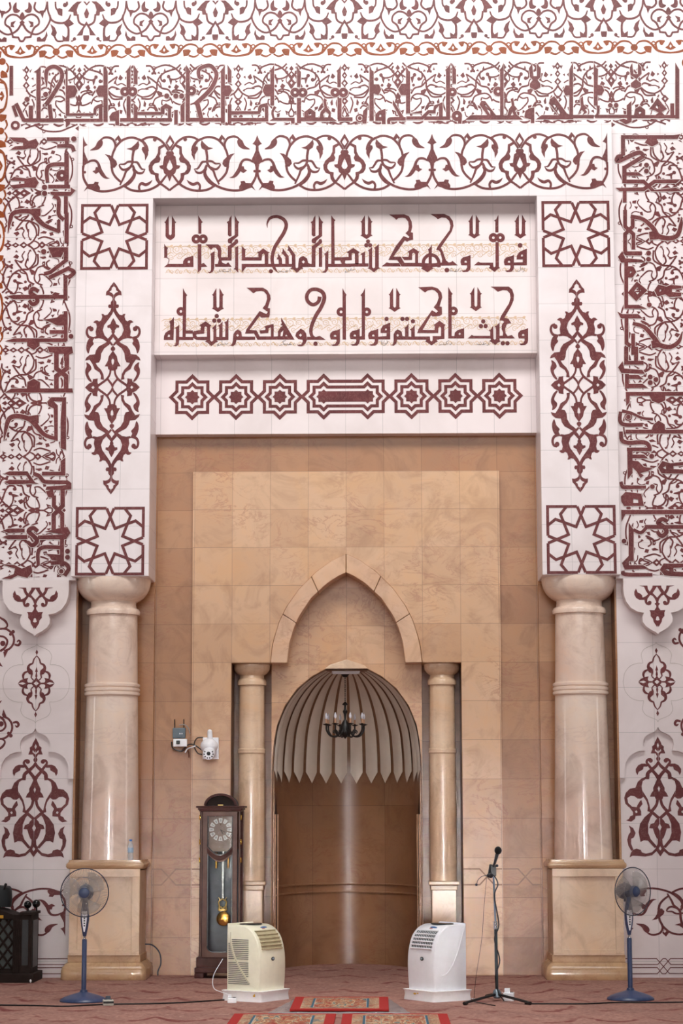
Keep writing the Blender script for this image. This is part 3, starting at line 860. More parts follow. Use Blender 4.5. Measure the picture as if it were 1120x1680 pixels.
o = Inlay(0.10); H_ = 110.9*KM
for i in range(-7, 7):
    flip = i % 2 == 0
    x0 = (i+1 if flip else i)*H_
    # local u: heart at 45, palmette at 543; hearts sit at odd multiples
    o.mp = lambda u, v: (x0+(-(u-45) if flip else (u-45))*H_/498, ZB0(0)-(v+2)*(ZB0(0)-ZB0(64))/294.0)
    o.w = (0, 0, 1, 1); draw(o, TOPB)
o.build('scroll_band_inlay', RED, wall_upper)
o = Inlay(0.10); H_ = 61.85*KM; zo = ZB0(81.0); kv = KM/4.48
for i in range(-12, 12):
    flip = i % 2 != 0
    x0 = (i+1 if flip else i)*H_
    o.mp = lambda u, v: (x0+(-(u-318) if flip else (u-318))*H_/277.5, zo-(v-369)*kv)
    o.w = (0, 0, 1, 1); draw(o, ORB)
o.build('orange_border_inlay', ORANGE, wall_upper)
for s in (-1, 1):
    o = Inlay(0.10); xo = s*3.425
    for i in range(0, 11):
        flip = i % 2 != 0
        z0 = zo-0.1-(i+1 if flip else i)*H_
        o.mp = lambda u, v: (xo+s*(v-369)*kv*-1, z0-(-(u-318) if flip else (u-318))*H_/277.5)
        o.w = (0, 0, 1, 1); draw(o, ORB)
    o.build('orange_border_inlay', ORANGE, walls[s])

# ------------------------------------------------------------------ inlay: square lettering band over fine scrolls
BGM_ = """P 62,62 90,102 62,140 34,102 / 62,88 72,102 62,116 52,102
P 62,135 88,172 62,208 36,172 / 62,158 72,172 62,186 52,172
P 62,205 96,245 62,278 28,245 / 62,226 76,245 62,262 48,245
P 40,100 20,90 34,118
P 90,110 116,90 96,130
C 62,278,9 90,320,10 130,345,9 165,360,9
C 62,290,9 100,330,8 85,370,9 62,385,10
P 62,372 98,408 62,446 26,408 / 62,394 74,408 62,422 50,408
K 190,72 235,74 266,100 300,85 370,65 440,78 500,118 540,165 572,205 10
K 525,60 480,98 380,130 322,178 300,240 298,290 270,345 235,375 150,372 10
K 205,168 255,200 300,234 345,276 410,294 445,345 10
R 268,95 16 9
C 268,108,10 262,140,12 245,142,14
C 268,108,10 278,140,12 292,142,14
D 368,210 14
C 345,140,9 336,185,10 350,212,10 368,212,12
D 410,172 14
C 408,172,9 440,198,10 500,190,9 545,160,9
P 412,190 446,200 436,250 428,240
D 420,266 11
P 360,128 372,92 384,122
P 430,110 450,90 452,110
C 182,285,6 230,268,10 262,265,10 296,290,9
P 188,292 212,276 222,290
C 150,358,7 220,350,10 270,320,10 300,285,9
C 305,305,16 330,345,16 352,345,10
P 306,300 352,318 350,352 318,360
K 325,352 390,346 432,372 452,420 9
C 350,385,8 352,430,9 410,492,8
C 350,385,6 395,395,8 430,378,9
P 224,418 242,410 250,416 270,406 268,440 222,440 / 238,420 252,420 246,434
C 275,430,10 300,470,10 310,500,9
K 300,480 268,425 285,375 340,350 9
C 210,480,9 235,452,9 275,462,9 295,490,9
P 312,455 350,462 345,490 320,480
P 570,78 592,110 570,128 548,110
P 570,125 602,158 570,196 538,158 / 570,142 582,158 570,174 558,158
P 570,190 612,238 590,270 570,302 550,270 528,238 / 570,222 582,238 570,254 558,238
D 525,140 12
C 545,165,9 515,130,9 520,100,9 532,95,12
K 440,312 500,318 540,345 560,400 572,430 10
K 440,312 470,295 530,302 556,318 9
K 455,400 490,420 540,430 572,405 9
P 556,350 570,330 584,350 592,400 570,392 548,400
P 545,395 570,405 570,440 540,420
S 570,430 570,470 545,510 520,500 530,530 9
C 545,510,9 550,540,8 570,545,9
C 110,520,9 130,470,10 140,420,9 120,370,8
P 178,385 200,420 190,450 172,440
K 62,470 80,520 100,545 60,560 30,520 9
C 20,612,14 62,600,4 110,614,14
C 150,600,4 175,604,12 195,600,12 200,620,4
P 240,600 290,602 270,612
C 330,600,8 380,616,14 430,604,4
P 490,600 540,604 520,616
K 180,620 200,640 230,620 220,602 8
C 140,604,8 250,660,9 380,668,9 470,640,9 560,604,8
C 60,640,10 150,612,9 260,606,6
R 240,668 12 8
P 540,640 570,620 600,640 570,664"""
BGX = '''K 205,168 222,215 205,245 165,232 120,255 11
P 150,180 180,150 196,190 172,205
P 205,245 240,232 232,205
C 345,276,10 330,230,11 300,200,9
P 480,240 512,262 486,300 462,272
C 498,300,9 470,330,10 430,330,8
P 395,70 418,56 430,74
K 120,300 150,285 182,285 10
P 120,286 104,308 126,316
C 62,446,10 40,480,11 24,520,9
P 150,480 182,470 188,502 158,512
K 345,490 352,530 330,560 300,548 10
P 300,535 284,560 310,566
C 410,492,9 440,505,10 470,490,9
P 430,520 462,512 456,548 434,552
K 190,515 205,555 245,560 262,530 10
P 262,515 282,530 262,546
P 372,515 398,500 404,535
C 62,600,9 90,575,10 130,570,9
K 380,575 410,560 450,572 9
P 225,100 236,130 214,128
P 470,205 500,214 482,232
P 300,140 318,120 330,146
K 540,165 520,205 528,240 9
P 110,180 130,168 132,196'''
BGM = widen(BGM_, 1.55)+'\n'+BGX
KUF = {(0, 95, 5.6): """S 105,75 105,345 34
S 148,420 222,578 36
S 120,440 155,540 30
R 142,622 30 24
S 215,575 585,575 34
P 375,75 375,575 335,575 335,140 315,130 350,105
S 285,440 285,560 40
D 250,383 24
D 420,338 24
C 430,280,5 425,160,36 440,105,36 500,82,36 560,120,38 566,200,38 500,320,40 425,432,42
S 455,430 472,575 38
P 622,75 622,255 690,255 714,305 690,360 640,372 640,510 860,510 860,535 605,535 605,150 590,150 600,120
S 600,575 945,575 30
P 605,560 645,580 645,610 605,645
C 872,525,26 880,465,30 945,435,34
S 926,440 926,580 34
P 970,75 990,130 990,590 950,590 950,360 905,360 880,305 908,255 950,255 950,90
P 1095,480 1095,620 1060,620 1060,580 1010,580 1005,540 1030,505""",
(190, 95, 5.6): """P 135,65 135,280 100,280 100,140 88,132 115,100
P 165,65 200,120 210,130 200,140 200,245 165,245
R 84,312 28 32
R 155,312 28 32
S 118,355 118,580 36
P 165,415 210,465 200,478 200,590 165,590
S 200,512 420,512 28
S 40,572 515,572 32
P 412,455 460,420 522,455 508,470 508,580 478,580 478,470 448,470 448,520 412,520
S 553,480 553,612 34
P 595,440 632,400 632,590 595,590
D 468,352 24
D 552,352 24
D 605,352 24
P 645,65 690,130 680,142 680,590 640,590
R 695,305 28 32
C 802,185,20 770,185,30 760,120,34 800,85,36 870,75,36 918,130,36 920,190,38 870,290,40 765,395,40 725,430,40
S 750,425 792,595 42
S 640,570 965,570 34
P 1002,65 1002,255 1048,255 1070,300 1040,355 1002,355 1002,600 965,600 965,140 955,132 980,100
P 1025,65 1062,120 1062,230 1028,230
S 1045,430 1045,600 34
S 1050,510 1130,510 28""",
(380, 95, 5.6): """S -10,505 262,505 28
S -10,570 336,570 32
C 255,500,30 265,450,32 330,432,34
S 320,440 320,580 32
P 390,65 390,440 355,440 355,355 310,355 282,300 306,245 355,245 355,130 342,125 370,100
C 400,450,26 375,500,22 385,560,20
P 350,578 390,552 578,552 578,606 545,606 545,580
P 600,65 620,115 636,130 632,270 600,270
R 582,320 28 32
R 652,320 28 32
S 618,370 618,600 38
P 666,500 718,463 770,500 770,560 666,560 / 705,515 718,505 730,515 730,530 705,530
S 610,565 925,565 34
P 920,550 965,580 900,582
P 805,560 815,500 850,460 840,390 850,372 875,390 868,405 875,450 910,500 910,560 880,560 892,520 862,495 840,520 850,550
P 1002,65 1002,270 970,270 970,130 960,125 985,100
R 950,320 28 32
R 1025,320 28 32
S 990,370 990,565 38
S 975,565 1110,565 34""",
(560, 95, 5.6): """P 258,65 278,115 296,128 296,245 345,245 366,292 340,345 296,330 296,580 256,580
P 405,470 405,612 370,612 370,580 310,580 310,520 345,488 / 350,520 365,520 365,545 345,545
P 472,385 580,560 540,560 470,430
C 435,610,28 435,570,30 470,562,32 590,562,32
P 228,605 242,445 200,490 190,560 192,605
R 168,556 32 14
D 168,556 18
P 592,65 612,115 630,130 630,510 740,485 740,512 592,512 592,345 545,345 520,292 550,240 592,240
S 595,512 592,512 10
S 595,555 745,555 30
S 735,560 800,497 865,497 30
P 838,500 850,440 930,408 930,562 895,562 895,440 868,470 862,505
S 760,556 995,556 32
P 998,55 998,562 960,562 960,120 950,115 975,90
R 1018,315 26 30
P 1015,50 1052,110 1052,240 1018,240
R 1060,535 30 36
S 1090,535 1085,606 34""",
(740, 95, 5.6): """P 125,570 180,528 330,528 258,430 275,398 312,400 410,528 560,530 590,513 655,568 / 300,432 318,432 375,520 360,528
P 480,45 480,545 448,545 448,125 438,118 462,90
R 430,310 28 32
P 515,530 530,470 555,440 545,380 568,368 580,440 606,470 585,490 600,510 572,525 560,500 545,530
P 762,455 762,602 730,602 728,565 670,550 680,490 715,465
P 742,50 712,100 722,180 748,205 720,240 722,272 770,300 818,272 820,240 792,205 820,180 822,100 785,50 785,170 755,170
P 780,565 830,528 985,528 895,420 905,380 945,352 1060,510 1120,545 1120,565 / 930,430 950,430 1010,515 990,525""",
(920, 95, 5.6): """P 110,40 110,545 75,545 75,345 40,350 18,300 42,255 75,255 75,110
S 20,542 300,542 32
P 0,480 50,530 20,545
P 150,530 182,450 175,375 200,355 206,430 245,465 220,475 240,500 195,530 210,500 190,480
P 300,45 320,90 340,105 336,250 375,255 398,300 372,345 336,345 336,440 300,440
C 340,440,30 340,500,24 320,545,20
S 310,540 645,540 30
D 452,438 22
D 505,438 22
P 602,440 645,398 648,590 592,614 530,572 575,560 605,572
P 652,50 630,90 636,160 690,195 640,235 640,265 685,288 735,265 735,235 690,200 738,150 738,90 705,50 705,150 665,150
S 640,542 1060,542 30
P 668,530 680,470 725,443 772,480 772,530 / 712,500 725,490 738,500 730,520 718,520
P 885,368 835,438 808,470 860,485 895,505 840,548 880,550 900,525 930,550 965,550 925,500 972,470 935,430 / 885,430 910,452 885,470 862,452
P 1048,45 1085,110 1085,560 1048,560
S 1020,420 1020,550 36"""}
def kuf_draw(o, data):
    for (a, b, c), t in data.items():
        o.win(a, b, c); draw(o, t)
Z105 = lambda v: U(292, 95+v/5.6, .10)[1]
P91 = 90.85*KM
bg = Inlay(0.10)
for i in range(-6, 6):
    flip = i % 2 != 0
    x0 = (i+1 if flip else i)*P91
    xx = lambda u: x0+(-(u-62) if flip else (u-62))*P91/508
    if max(xx(62), xx(570)) < -3.5 or min(xx(62), xx(570)) > 3.5: continue
    bg.mp = lambda u, v: (max(-3.37, min(3.36, xx(u))), Z105(v)); bg.w = (0, 0, 1, 1); draw(bg, BGM)
bg.build('fine_scroll_inlay', RED, wall_upper)
ed = Inlay(0.10); ed.lift = 0.0055
lt = Inlay(0.10); lt.lift = 0.008; lt.under = ed; lt.halo = 9
kuf_draw(lt, KUF)
ed.build('lettering_edge', HALO, wall_upper); lt.build('square_lettering', RED, wall_upper)

KL = {(0, 215, 4.48): """S 345,62 512,62 28
S 492,62 492,125 32
C 420,112,26 520,112,30 545,150,28
D 543,60 20
P 70,48 180,50 212,75 265,58 287,95 265,132 210,130 180,138 75,140 110,115 170,110 170,88 100,78
C 350,380,26 345,290,30 380,250,30 492,246,30
S 490,170 490,400 34
R 455,328 26 32
S 355,410 515,410 28
P 370,448 520,448 520,415 556,437 520,478 400,478 372,465
P 65,365 105,338 195,350 260,338 286,380 262,422 195,415 100,428 72,400 180,388 180,370
D 328,415 20
D 328,460 20
S 485,480 485,610 30
C 395,482,28 432,505,30 432,610,30 470,655,28
S 490,600 490,825 32
C 60,748,6 75,660,28 100,605,32 180,590,34 240,600,36 275,645,38 330,695,32 440,742,26
S 432,655 432,745 26
P 230,572 300,570 300,625 262,640
P 352,855 502,855 502,962 470,962 470,890 450,930 385,932
D 322,888 20
S 487,950 370,1040 325,1052 28
S 362,1080 515,1005 30
C 505,1012,28 545,1040,30 500,1082,30
S 482,1060 482,1245 30
P 48,1215 100,1206 480,1206 480,1234 100,1238
C 285,1180,28 245,1160,30 225,1190,32 265,1220,32 275,1255,32 240,1275,30 215,1245,26
P 385,1200 405,1185 440,1195 400,1245
S 483,1325 483,1545 30
P 318,1388 420,1372 440,1350 490,1345 480,1430 420,1432 370,1405
S 365,1478 480,1478 28
P 40,1545 100,1525 490,1525 490,1553 95,1553
P 200,1550 200,1580 250,1612 292,1580 292,1550
D 522,1510 18
P 348,1585 530,1585 538,1632 502,1648 502,1690 470,1690 470,1640 430,1640 430,1690 400,1690 400,1632 362,1628""",
(0, 580, 4.42): """S 485,-5 485,110 410,165 410,270 34
S 410,-5 410,110 480,165 480,270 34
P 35,285 85,254 525,254 530,284
P 195,258 200,208 245,183 292,208 292,258
P 342,352 370,318 480,318 480,700 440,688 440,480 450,350 390,347 420,378 420,545 394,545 390,400 352,382
C 30,632,6 45,540,28 70,472,34 130,455,34 210,475,36 262,522,36 322,588,30 415,622,26
S 407,540 407,632 26
P 208,455 282,445 282,505 240,522
P 440,780 475,755 475,885 440,885
P 30,870 70,855 200,855 255,935 282,945 230,945 190,884 70,886
S 305,872 475,872 28
C 245,872,28 285,890,30 315,925,30 350,932,28 485,935,28
P 30,932 70,916 215,918 235,944 70,950
P 480,910 518,940 518,985 470,990 330,990 340,965 480,955
S 455,990 455,1105 390,1170 390,1295 32
S 392,1030 392,1105 452,1165 452,1295 30
P 333,1000 385,985 400,1050 350,1042
P 328,1292 450,1262 490,1258 512,1302 480,1348 275,1348 275,1320 465,1312
P 20,1332 60,1316 200,1316 200,1346 60,1348
P 20,1285 60,1270 180,1270 180,1298 60,1302
C 275,1290,28 240,1265,30 208,1290,32 245,1325,32 270,1360,32 235,1392,30 200,1365,26
S 450,1345 450,1545 30
C 278,1535,24 278,1440,28 320,1405,28 455,1408,28
P 328,1452 450,1460 450,1505 378,1500 360,1475
D 490,1435 18
D 490,1478 18
C 370,1520,28 465,1520,30 498,1560,30 468,1612,30
R 445,1580 26 6
D 445,1580 17
P 15,1530 100,1532 160,1560 225,1533 238,1585 200,1628 130,1610 80,1635 15,1632 100,1600 110,1560"""}
KR = {(1000, 200, 4.42): """P 80,98 460,98 512,90 490,126 80,126
P 252,152 270,125 340,125 354,155 305,182
S 95,100 95,245 30
C 95,250,28 58,255,30 60,287,30 200,225,32 245,242,26
S 105,335 245,250 30
S 105,320 105,445 32
P 105,366 205,366 240,392 105,392
D 265,315 18
D 265,358 18
P 100,420 250,420 325,495 480,478 520,500 480,506 300,506 240,448 100,448
P 42,480 240,476 320,420 510,418 480,446 330,446 250,504 70,504
S 107,490 107,585 28
S 110,640 110,760 170,815 170,925 28
S 165,680 165,760 110,815 110,955 28
C 150,685,26 240,708,28 310,768,34 350,828,36 430,845,34 490,822,32 515,745,28 518,690,6
P 282,800 330,788 352,852 288,856
S 110,955 232,955 30
P 58,980 90,938 112,990 230,1000 255,1018 80,1022
D 280,953 18
D 280,998 18
S 118,1020 118,1355 28
P 130,1048 170,1048 192,1090 165,1130 130,1130 / 145,1080 160,1090 145,1102
P 195,1158 272,1222 190,1302 128,1240 / 198,1198 226,1224 200,1252 176,1228
P 110,1328 210,1328 268,1356 110,1356
D 285,1328 18
P 322,1222 350,1180 410,1195 440,1183 520,1190 520,1210 450,1215 450,1235 520,1240 515,1268 430,1272 400,1252 345,1268 / 360,1215 385,1222 360,1235
P 55,1378 90,1395 205,1395 238,1426 80,1426
S 120,1425 120,1605 150,1625 28
S 168,1535 168,1690 28
C 165,1462,26 250,1490,30 320,1568,36 362,1620,36 440,1632,32 500,1592,28 526,1520,6
P 298,1590 340,1578 372,1632 305,1645""",
(1000, 570, 4.31): """S 115,-5 115,105 30
S 185,-5 185,105 30
S 105,110 238,110 28
P 58,142 90,98 102,150 230,160 248,188 80,182
S 120,188 120,290 28
P 120,195 200,195 238,225 120,223
P 110,258 230,258 270,288 110,288
D 285,210 18
D 285,250 18
D 325,228 18
P 112,315 535,315 535,343 140,343 140,390 115,415
P 278,343 392,343 392,375 345,397 298,380
C 75,455,22 72,520,28 110,548,28 232,548,26
C 85,450,24 150,465,20 230,500,18 305,508,18
R 130,492 24 8
D 130,492 17
S 110,596 535,596 28
P 293,585 308,545 345,518 387,545 390,585
C 78,595,26 85,655,30 130,675,30 240,672,30 278,700,30 282,735,24
S 120,722 285,722 26
P 122,710 160,710 160,890 125,935
P 150,758 240,758 270,785 150,785
P 150,800 200,805 240,845 302,855 270,875 215,890 240,905 215,925 190,880 160,850
P 338,850 370,803 430,820 535,808 535,835 450,840 450,860 535,865 535,895 430,892 365,892 / 372,850 395,838 395,862
D 295,770 18
D 300,985 17
C 78,950,22 90,985,28 130,990,28 255,988,22
P 78,1055 110,1022 222,1035 242,1122 100,1122 80,1090 / 165,1070 200,1075 200,1100 165,1100
P 80,1150 535,1150 535,1180 110,1180 82,1235
P 132,1238 168,1290 168,1512 132,1512
P 245,1256 535,1256 535,1284 245,1284
C 405,1230,28 370,1215,30 340,1240,32 380,1270,32 400,1305,32 365,1335,30 335,1305,26
C 165,1290,24 220,1310,24 265,1265,24
D 100,1370 17
P 85,1525 132,1475 135,1540 235,1540 275,1565 105,1572
C 92,1580,22 110,1605,28 300,1608,24
P 352,1572 380,1528 440,1530 535,1528 535,1555 450,1560 450,1585 535,1590 535,1622 430,1617 385,1612 / 392,1570 418,1562 418,1582"""}
zc402 = U(60, 402, .10)[1]
for s, data in ((-1, KL), (1, KR)):
    W = walls[s]
    bg = Inlay(0.10); xb = s*2.70
    zmax, zmin = U(60, 226, .10)[1], U(60, 947, .10)[1]
    for i in range(-2, 7):
        flip = i % 2 != 0
        z0 = zc402-(i+1 if flip else i)*P91
        zz = lambda u: max(zmin, min(zmax, z0-(-(u-62) if flip else (u-62))*P91/508))
        bg.mp = lambda u, v: (xb+s*(668-v)/5.6*KM*1.06, zz(u)); bg.w = (0, 0, 1, 1); draw(bg, BGM)
    bg.build('fine_scroll_inlay', RED, W)
    ed = Inlay(0.10); ed.lift = 0.0055
    lt = Inlay(0.10); lt.lift = 0.008; lt.under = ed; lt.halo = 8
    kuf_draw(lt, data)
    ed.build('lettering_edge', HALO, W); lt.build('square_lettering', RED, W)

# ------------------------------------------------------------------ inlay: lower white walls (drawn for the left wall, mirrored for the right)
CORM = """P 505,120 445,120 440,150 402,205 378,170 370,120 255,120 325,138 348,195 378,240 345,270 300,288 292,255 262,228 232,218 210,160 185,205 185,250 210,295 255,322 325,322 330,355 345,385 380,398 412,390 425,365 418,340 395,333 375,345 372,360 362,350 368,308 410,250 445,268 475,310 488,345 488,360 466,378 488,398 490,425 462,468 392,465 408,500 408,550 440,585 448,630 495,705 505,680 505,615 478,605 490,560 505,550 505,290 445,225 505,135
P 445,525 480,482 478,515 455,535"""
QUAT = """P 525,995 545,1035 525,1078
C 523,1082,8 562,1132,15 580,1192,18
C 578,1192,18 625,1214,24 642,1262,34 606,1318,52 578,1345,10
P 590,1300 575,1345 588,1392 566,1418 535,1432 552,1444 584,1424 606,1392 602,1340
C 636,1300,12 690,1324,24 713,1362,26 708,1412,16
P 786,1475 752,1432 706,1411 640,1396 654,1440 640,1464 580,1466 580,1475 672,1475 716,1456 770,1471
C 582,1466,15 548,1436,17 523,1400,15
P 525,1240 545,1310 531,1318 541,1372 530,1402 525,1402
S 525,1432 578,1478 13"""
BIG = """P 433,150 395,220 388,245 360,268 363,300 343,350 398,350 418,385 403,410 408,432 427,447 427,350 415,338 392,320 398,296 425,330 432,290 418,255 432,222
C 428,447,22 405,492,34 350,542,40 300,588,42 285,640,34
D 338,435 26
C 345,418,26 308,424,28 290,455,28 318,498,30 360,560,36 400,610,40 425,660,40
P 310,500 278,472 230,472 190,490 158,535 158,575 175,610 192,570 245,540 252,508 292,508
P 320,600 275,628 220,650 175,690 145,760 80,770 30,818 8,880 20,950 60,992 120,1000 150,992 98,985 52,940 45,882 85,855 130,860 165,888 205,890 237,868 225,800 220,740 235,680 268,657 312,658
P 225,790 237,868 270,922 285,982 275,1040 310,1050 335,1035 312,1015 300,950 285,895
P 60,985 105,1050 105,1085 70,1100 55,1130 20,1150 80,1164 125,1132 135,1096 202,1090 202,1040 185,1000 222,955 210,905 195,915 165,960 150,992 100,990 / 128,1040 150,1030 160,1050 142,1064
P 428,600 385,700 355,760 355,795 330,825 312,866 370,866 380,897 420,902 422,812 408,770 424,738
C 405,890,34 382,970,34 322,1045,38 
P 340,1025 240,1110 182,1190 162,1290 180,1407 220,1387 268,1390 345,1478 375,1462 300,1370 276,1300 280,1190 312,1110 350,1060
S 312,1035 412,1125 36
P 412,1105 365,1150 350,1180 305,1195 288,1242 332,1246 350,1310 370,1357 385,1372 380,1430 350,1495 408,1580 410,1512 394,1482 411,1455 411,1272 392,1230 412,1190
P 45,1590 60,1540 85,1500 130,1485 180,1500 192,1530 240,1545 310,1528 360,1478 378,1505 310,1565 230,1580 140,1572 80,1570
P 48,1208 100,1240 127,1300 105,1352 72,1368 70,1430 92,1495 68,1515 35,1450 25,1380 42,1320 65,1290 65,1250"""
BIGHALF = [l for l in BIG.split('\n')]
SIDE = """C -30,520,20 0,545,26 70,590,34 105,650,26 80,690,24 0,712,20
C 0,700,24 90,708,30 160,760,30 196,830,30 190,910,30 140,980,30 60,1020,34
D 185,745 26
D 150,780 22
C 205,925,26 260,935,34 287,897,34 265,868,26 240,890,14
P 45,1030 100,1000 112,1020 65,1118
C -20,805,28 60,820,28 105,880,30 70,970,32 0,1020,34
D 40,910 38
P -20,1165 0,1175 40,1240 -20,1225"""
GREYL = plain('fine_line', (176, 164, 156), 0.5)
for s in (-1, 1):
    W = walls[s]; xf = (lambda x, z: (x, z)) if s < 0 else (lambda x, z: (-x, z))
    def fold(cu, Y, x0, y0, sc):
        """mirror about the module axis: u measured from cu"""
        def mk(sx):
            def f(u, v):
                X, Z = U(x0+cu/sc, y0+v/sc, Y)
                q = (XC+sx*(u-cu)/sc*(20+Y)/3450, Z); return xf(*q)
            return f
        return mk
    o = Inlay(0.10); mk = fold(505, .10, 0, 950, 8.615)
    for sx in (-1, 1): o.mp = mk(sx); o.w = (0, 0, 1, 1); draw(o, CORM)
    o.build('valance_inlay', RED, W)
    o = Inlay(0.25); mk = fold(525, .25, 0, 950, 8.615)
    zq = U(60, 950+1475/8.615, .25)[1]
    for sx in (-1, 1):
        for sz in (-1, 1):
            m0 = mk(sx); o.mp = (lambda u, v: (lambda q: (q[0], zq+sz*(q[1]-zq)))(m0(u, v)))
            o.w = (0, 0, 1, 1); draw(o, widen(QUAT, 1.3))
    o.build('medallion_inlay', RED, W)
    o = Inlay(0.25)
    for sx in (-1, 1):
        for sz in (-1, 1):
            m0 = mk(sx); o.mp = (lambda u, v: (lambda q: (q[0], zq+sz*(q[1]-zq)))(m0(u, v)))
            o.w = (0, 0, 1, 1)
            o.Cv('525,915 545,945 640,985 700,1020 738,1090 725,1165 718,1212', 5); o.Cv('718,1212 800,1215 900,1255 975,1350 1000,1475', 5)
    o.build('quatrefoil_line', GREYL, W)
    o = Inlay(0.25)
    for flip in (1, -1):
        m0 = lambda u, v: U(u/8.615, 950+v/8.615, .25)
        zm = U(0, 1121.5, .25)[1]
        o.mp = lambda u, v: (lambda q: xf(q[0], zm+flip*(q[1]-zm)))(m0(u, v))
        o.w = (0, 0, 1, 1); draw(o, SIDE)
    o.build('side_scroll_inlay', RED, W)
    o = Inlay(0.25)
    o.Y = 0.25
    # the big arabesque runs from the recessed arch down the flush sheet
    o.Y = 0.29; mk = fold(420, .29, 0, 1190, 7.304)
    for sx in (-1, 1):
        m0 = mk(sx)
        def sk(u, v, m0=m0): return m0(u-(433-420)*max(0, min(1, (900-v)/750))+(420-408)*max(0, min(1, (v-900)/680)), v)
        o.mp = sk; o.w = (0, 0, 1, 1)
        for l in BIGHALF: draw(o, l)
    o.build('arabesque_inlay', RED, W)
    # scroll near the floor: same drawing as the frieze, upside down
    o = Inlay(0.29); zt_, zb_ = U(1080, 1450, .29)[1], U(1080, 1549, .29)[1]
    for i in range(0, 3):
        flip = i % 2 == 1; x0 = 2.668+(i+1 if flip else i)*HALF*1.0
        o.mp = lambda u, v: (lambda q: xf(-q[0], q[1]))((max(2.62, x0+(-(u-60) if flip else (u-60))*HALF/1005), zb_+(v/805)*(zt_-zb_)))
        o.w = (0, 0, 1, 1); draw(o, FR)
    o.build('lower_scroll_inlay', RED, W)
    o = Inlay(0.29); o.lift = 0.003; o.mp = lambda u, v: (lambda q: xf(-max(2.612, q[0]), q[1]))(U(u, v, .29))
    o.win(1000, 1400, 7)
    for k_ in range(0, 2):
        dx = 600*k_
        for t in ('-10,1208 535,1208 685,1380 1120,1380', '-10,1276 550,1276 610,1208 640,1208 700,1276 1120,1276', '-10,1312 545,1312 600,1382 640,1382 695,1312 1120,1312', '-10,1382 545,1382 695,1208 1120,1208'):
            p = Inlay.pts(t)
            if k_: p = [(1120+(1120-a), b) for a, b in p][::-1]
            o.S(p, 9)
    o.build('interlace_line', RED, W)
# brown interlaced line on the tan marble
for Y, x1, x2, par, nm in ((.55, 1.124, 1.497, None, 'a'), (.61, 1.502, 2.2, None, 'b')):
    for s in (-1, 1):
        o = Inlay(Y); zt_, zb_ = U(794, 1425.5, Y)[1], U(794, 1451.5, Y)[1]; T = .372
        for a, b in ((zt_, zb_), (zb_, zt_)):
            pts = []
            for k_ in range(-1, 4):
                xc = 1.35+T*k_; q, r = (a, b) if k_ % 2 == 0 else (b, a)
                pts += [(xc-.07, q), (xc+.07, r)]
            cl = []
            for i in range(len(pts)-1):
                (xa, za), (xb_, zb2) = pts[i], pts[i+1]
                lo, hi = max(xa, x1), min(xb_, x2)
                if lo < hi:
                    f = lambda x: za+(zb2-za)*(x-xa)/(xb_-xa)
                    if not cl: cl.append((lo, f(lo)))
                    cl.append((hi, f(hi)))
            o.mp = lambda u, v: (s*u, v); o.w = (0, 0, 1, 1)
            if len(cl) > 1: o.S(cl, 0.013)
        o.build('interlace_line', BROWNLINE, wall_back)

# ================================================================== THINGS
# ------------------------------------------------------------------ columns
def column(x, y, label, sc=None):
    t = thing('marble_column', label, 'column', (x, y, 0), 0, None)
    bm = NB(); lathe(bm, [(.277, 1.10), (.277, 1.2), (.262, 1.9), (.250, 2.60), (.247, 2.70), (.240, 3.1), (.234, 3.46)], n=56); finish(bm, 'shaft', PALE, t, smooth=True)
    bm = NB()
    pr = [(.249, 2.655)]
    for z in (2.662, 2.702, 2.742):
        pr += [(.258, z), (.268, z+.006), (.270, z+.018), (.268, z+.030), (.258, z+.036)]
    pr += [(.249, 2.785)]
    lathe(bm, pr, n=56); finish(bm, 'ring_moulding', PALE, t, smooth=True)
    bm = NB()
    lathe(bm, [(.234, 3.440), (.258, 3.445), (.262, 3.475), (.250, 3.50), (.226, 3.515), (.220, 3.55), (.222, 3.572), (.232, 3.575), (.262, 3.592), (.295, 3.617), (.322, 3.65), (.343, 3.69), (.356, 3.735), (.361, 3.765), (.361, 3.79)], n=56)
    finish(bm, 'capital', PALE, t, smooth=True)
    # pedestal
    p = NB(); box(p, (0, 0, .61), (.66, .66, .80)); ped = finish(p, 'pedestal', PALEP, t, bevel=.006)
    bm = NB()
    for sx in (-.292, .292): box(bm, (sx, -.338, .60), (.075, .03, .72))
    box(bm, (0, -.338, .985), (.66, .036, .075)); box(bm, (0, -.336, .25), (.66, .03, .05)); finish(bm, 'panel_frame', PALEP, ped, bevel=.003)
    bm = NB(); box(bm, (0, 0, .195), (.68, .68, .07)); finish(bm, 'plinth', HONEY, ped, bevel=.006)
    # rounded base and cap
    def rsq(hw, z, rc=.07, n=6):
        pts = []
        for cx, cy, a0 in ((1, 1, 0), (-1, 1, pi/2), (-1, -1, pi), (1, -1, 3*pi/2)):
            for i in range(n+1):
                a = a0+pi/2*i/n; pts.append(Vector((cx*(hw-rc)+rc*cos(a), cy*(hw-rc)+rc*sin(a), z)))
        return pts
    def stack(prof, name, mat, rc=.05):
        bm = NB(); R_ = [[bm.verts.new(v) for v in rsq(h, z, rc)] for h, z in prof]
        for A, B in zip(R_, R_[1:]):
            m = len(A)
            for i in range(m): bm.faces.new((A[i], A[(i+1) % m], B[(i+1) % m], B[i]))
        bm.faces.new(R_[0]); bm.faces.new(R_[-1]); finish(bm, name, mat, ped, smooth=True)
    stack([(.395, 0), (.400, .01), (.398, .085), (.388, .118), (.365, .145), (.345, .16)], 'base_moulding', HONEY)
    stack([(.34, 1.02), (.358, 1.026), (.368, 1.045), (.366, 1.066), (.352, 1.08), (.352, 1.084), (.345, 1.088), (.345, 1.104)], 'cap_moulding', HONEY, .02)
    return t
column(-2.262, .352, 'large cream marble column left of the niche with a plastic bottle at its foot')
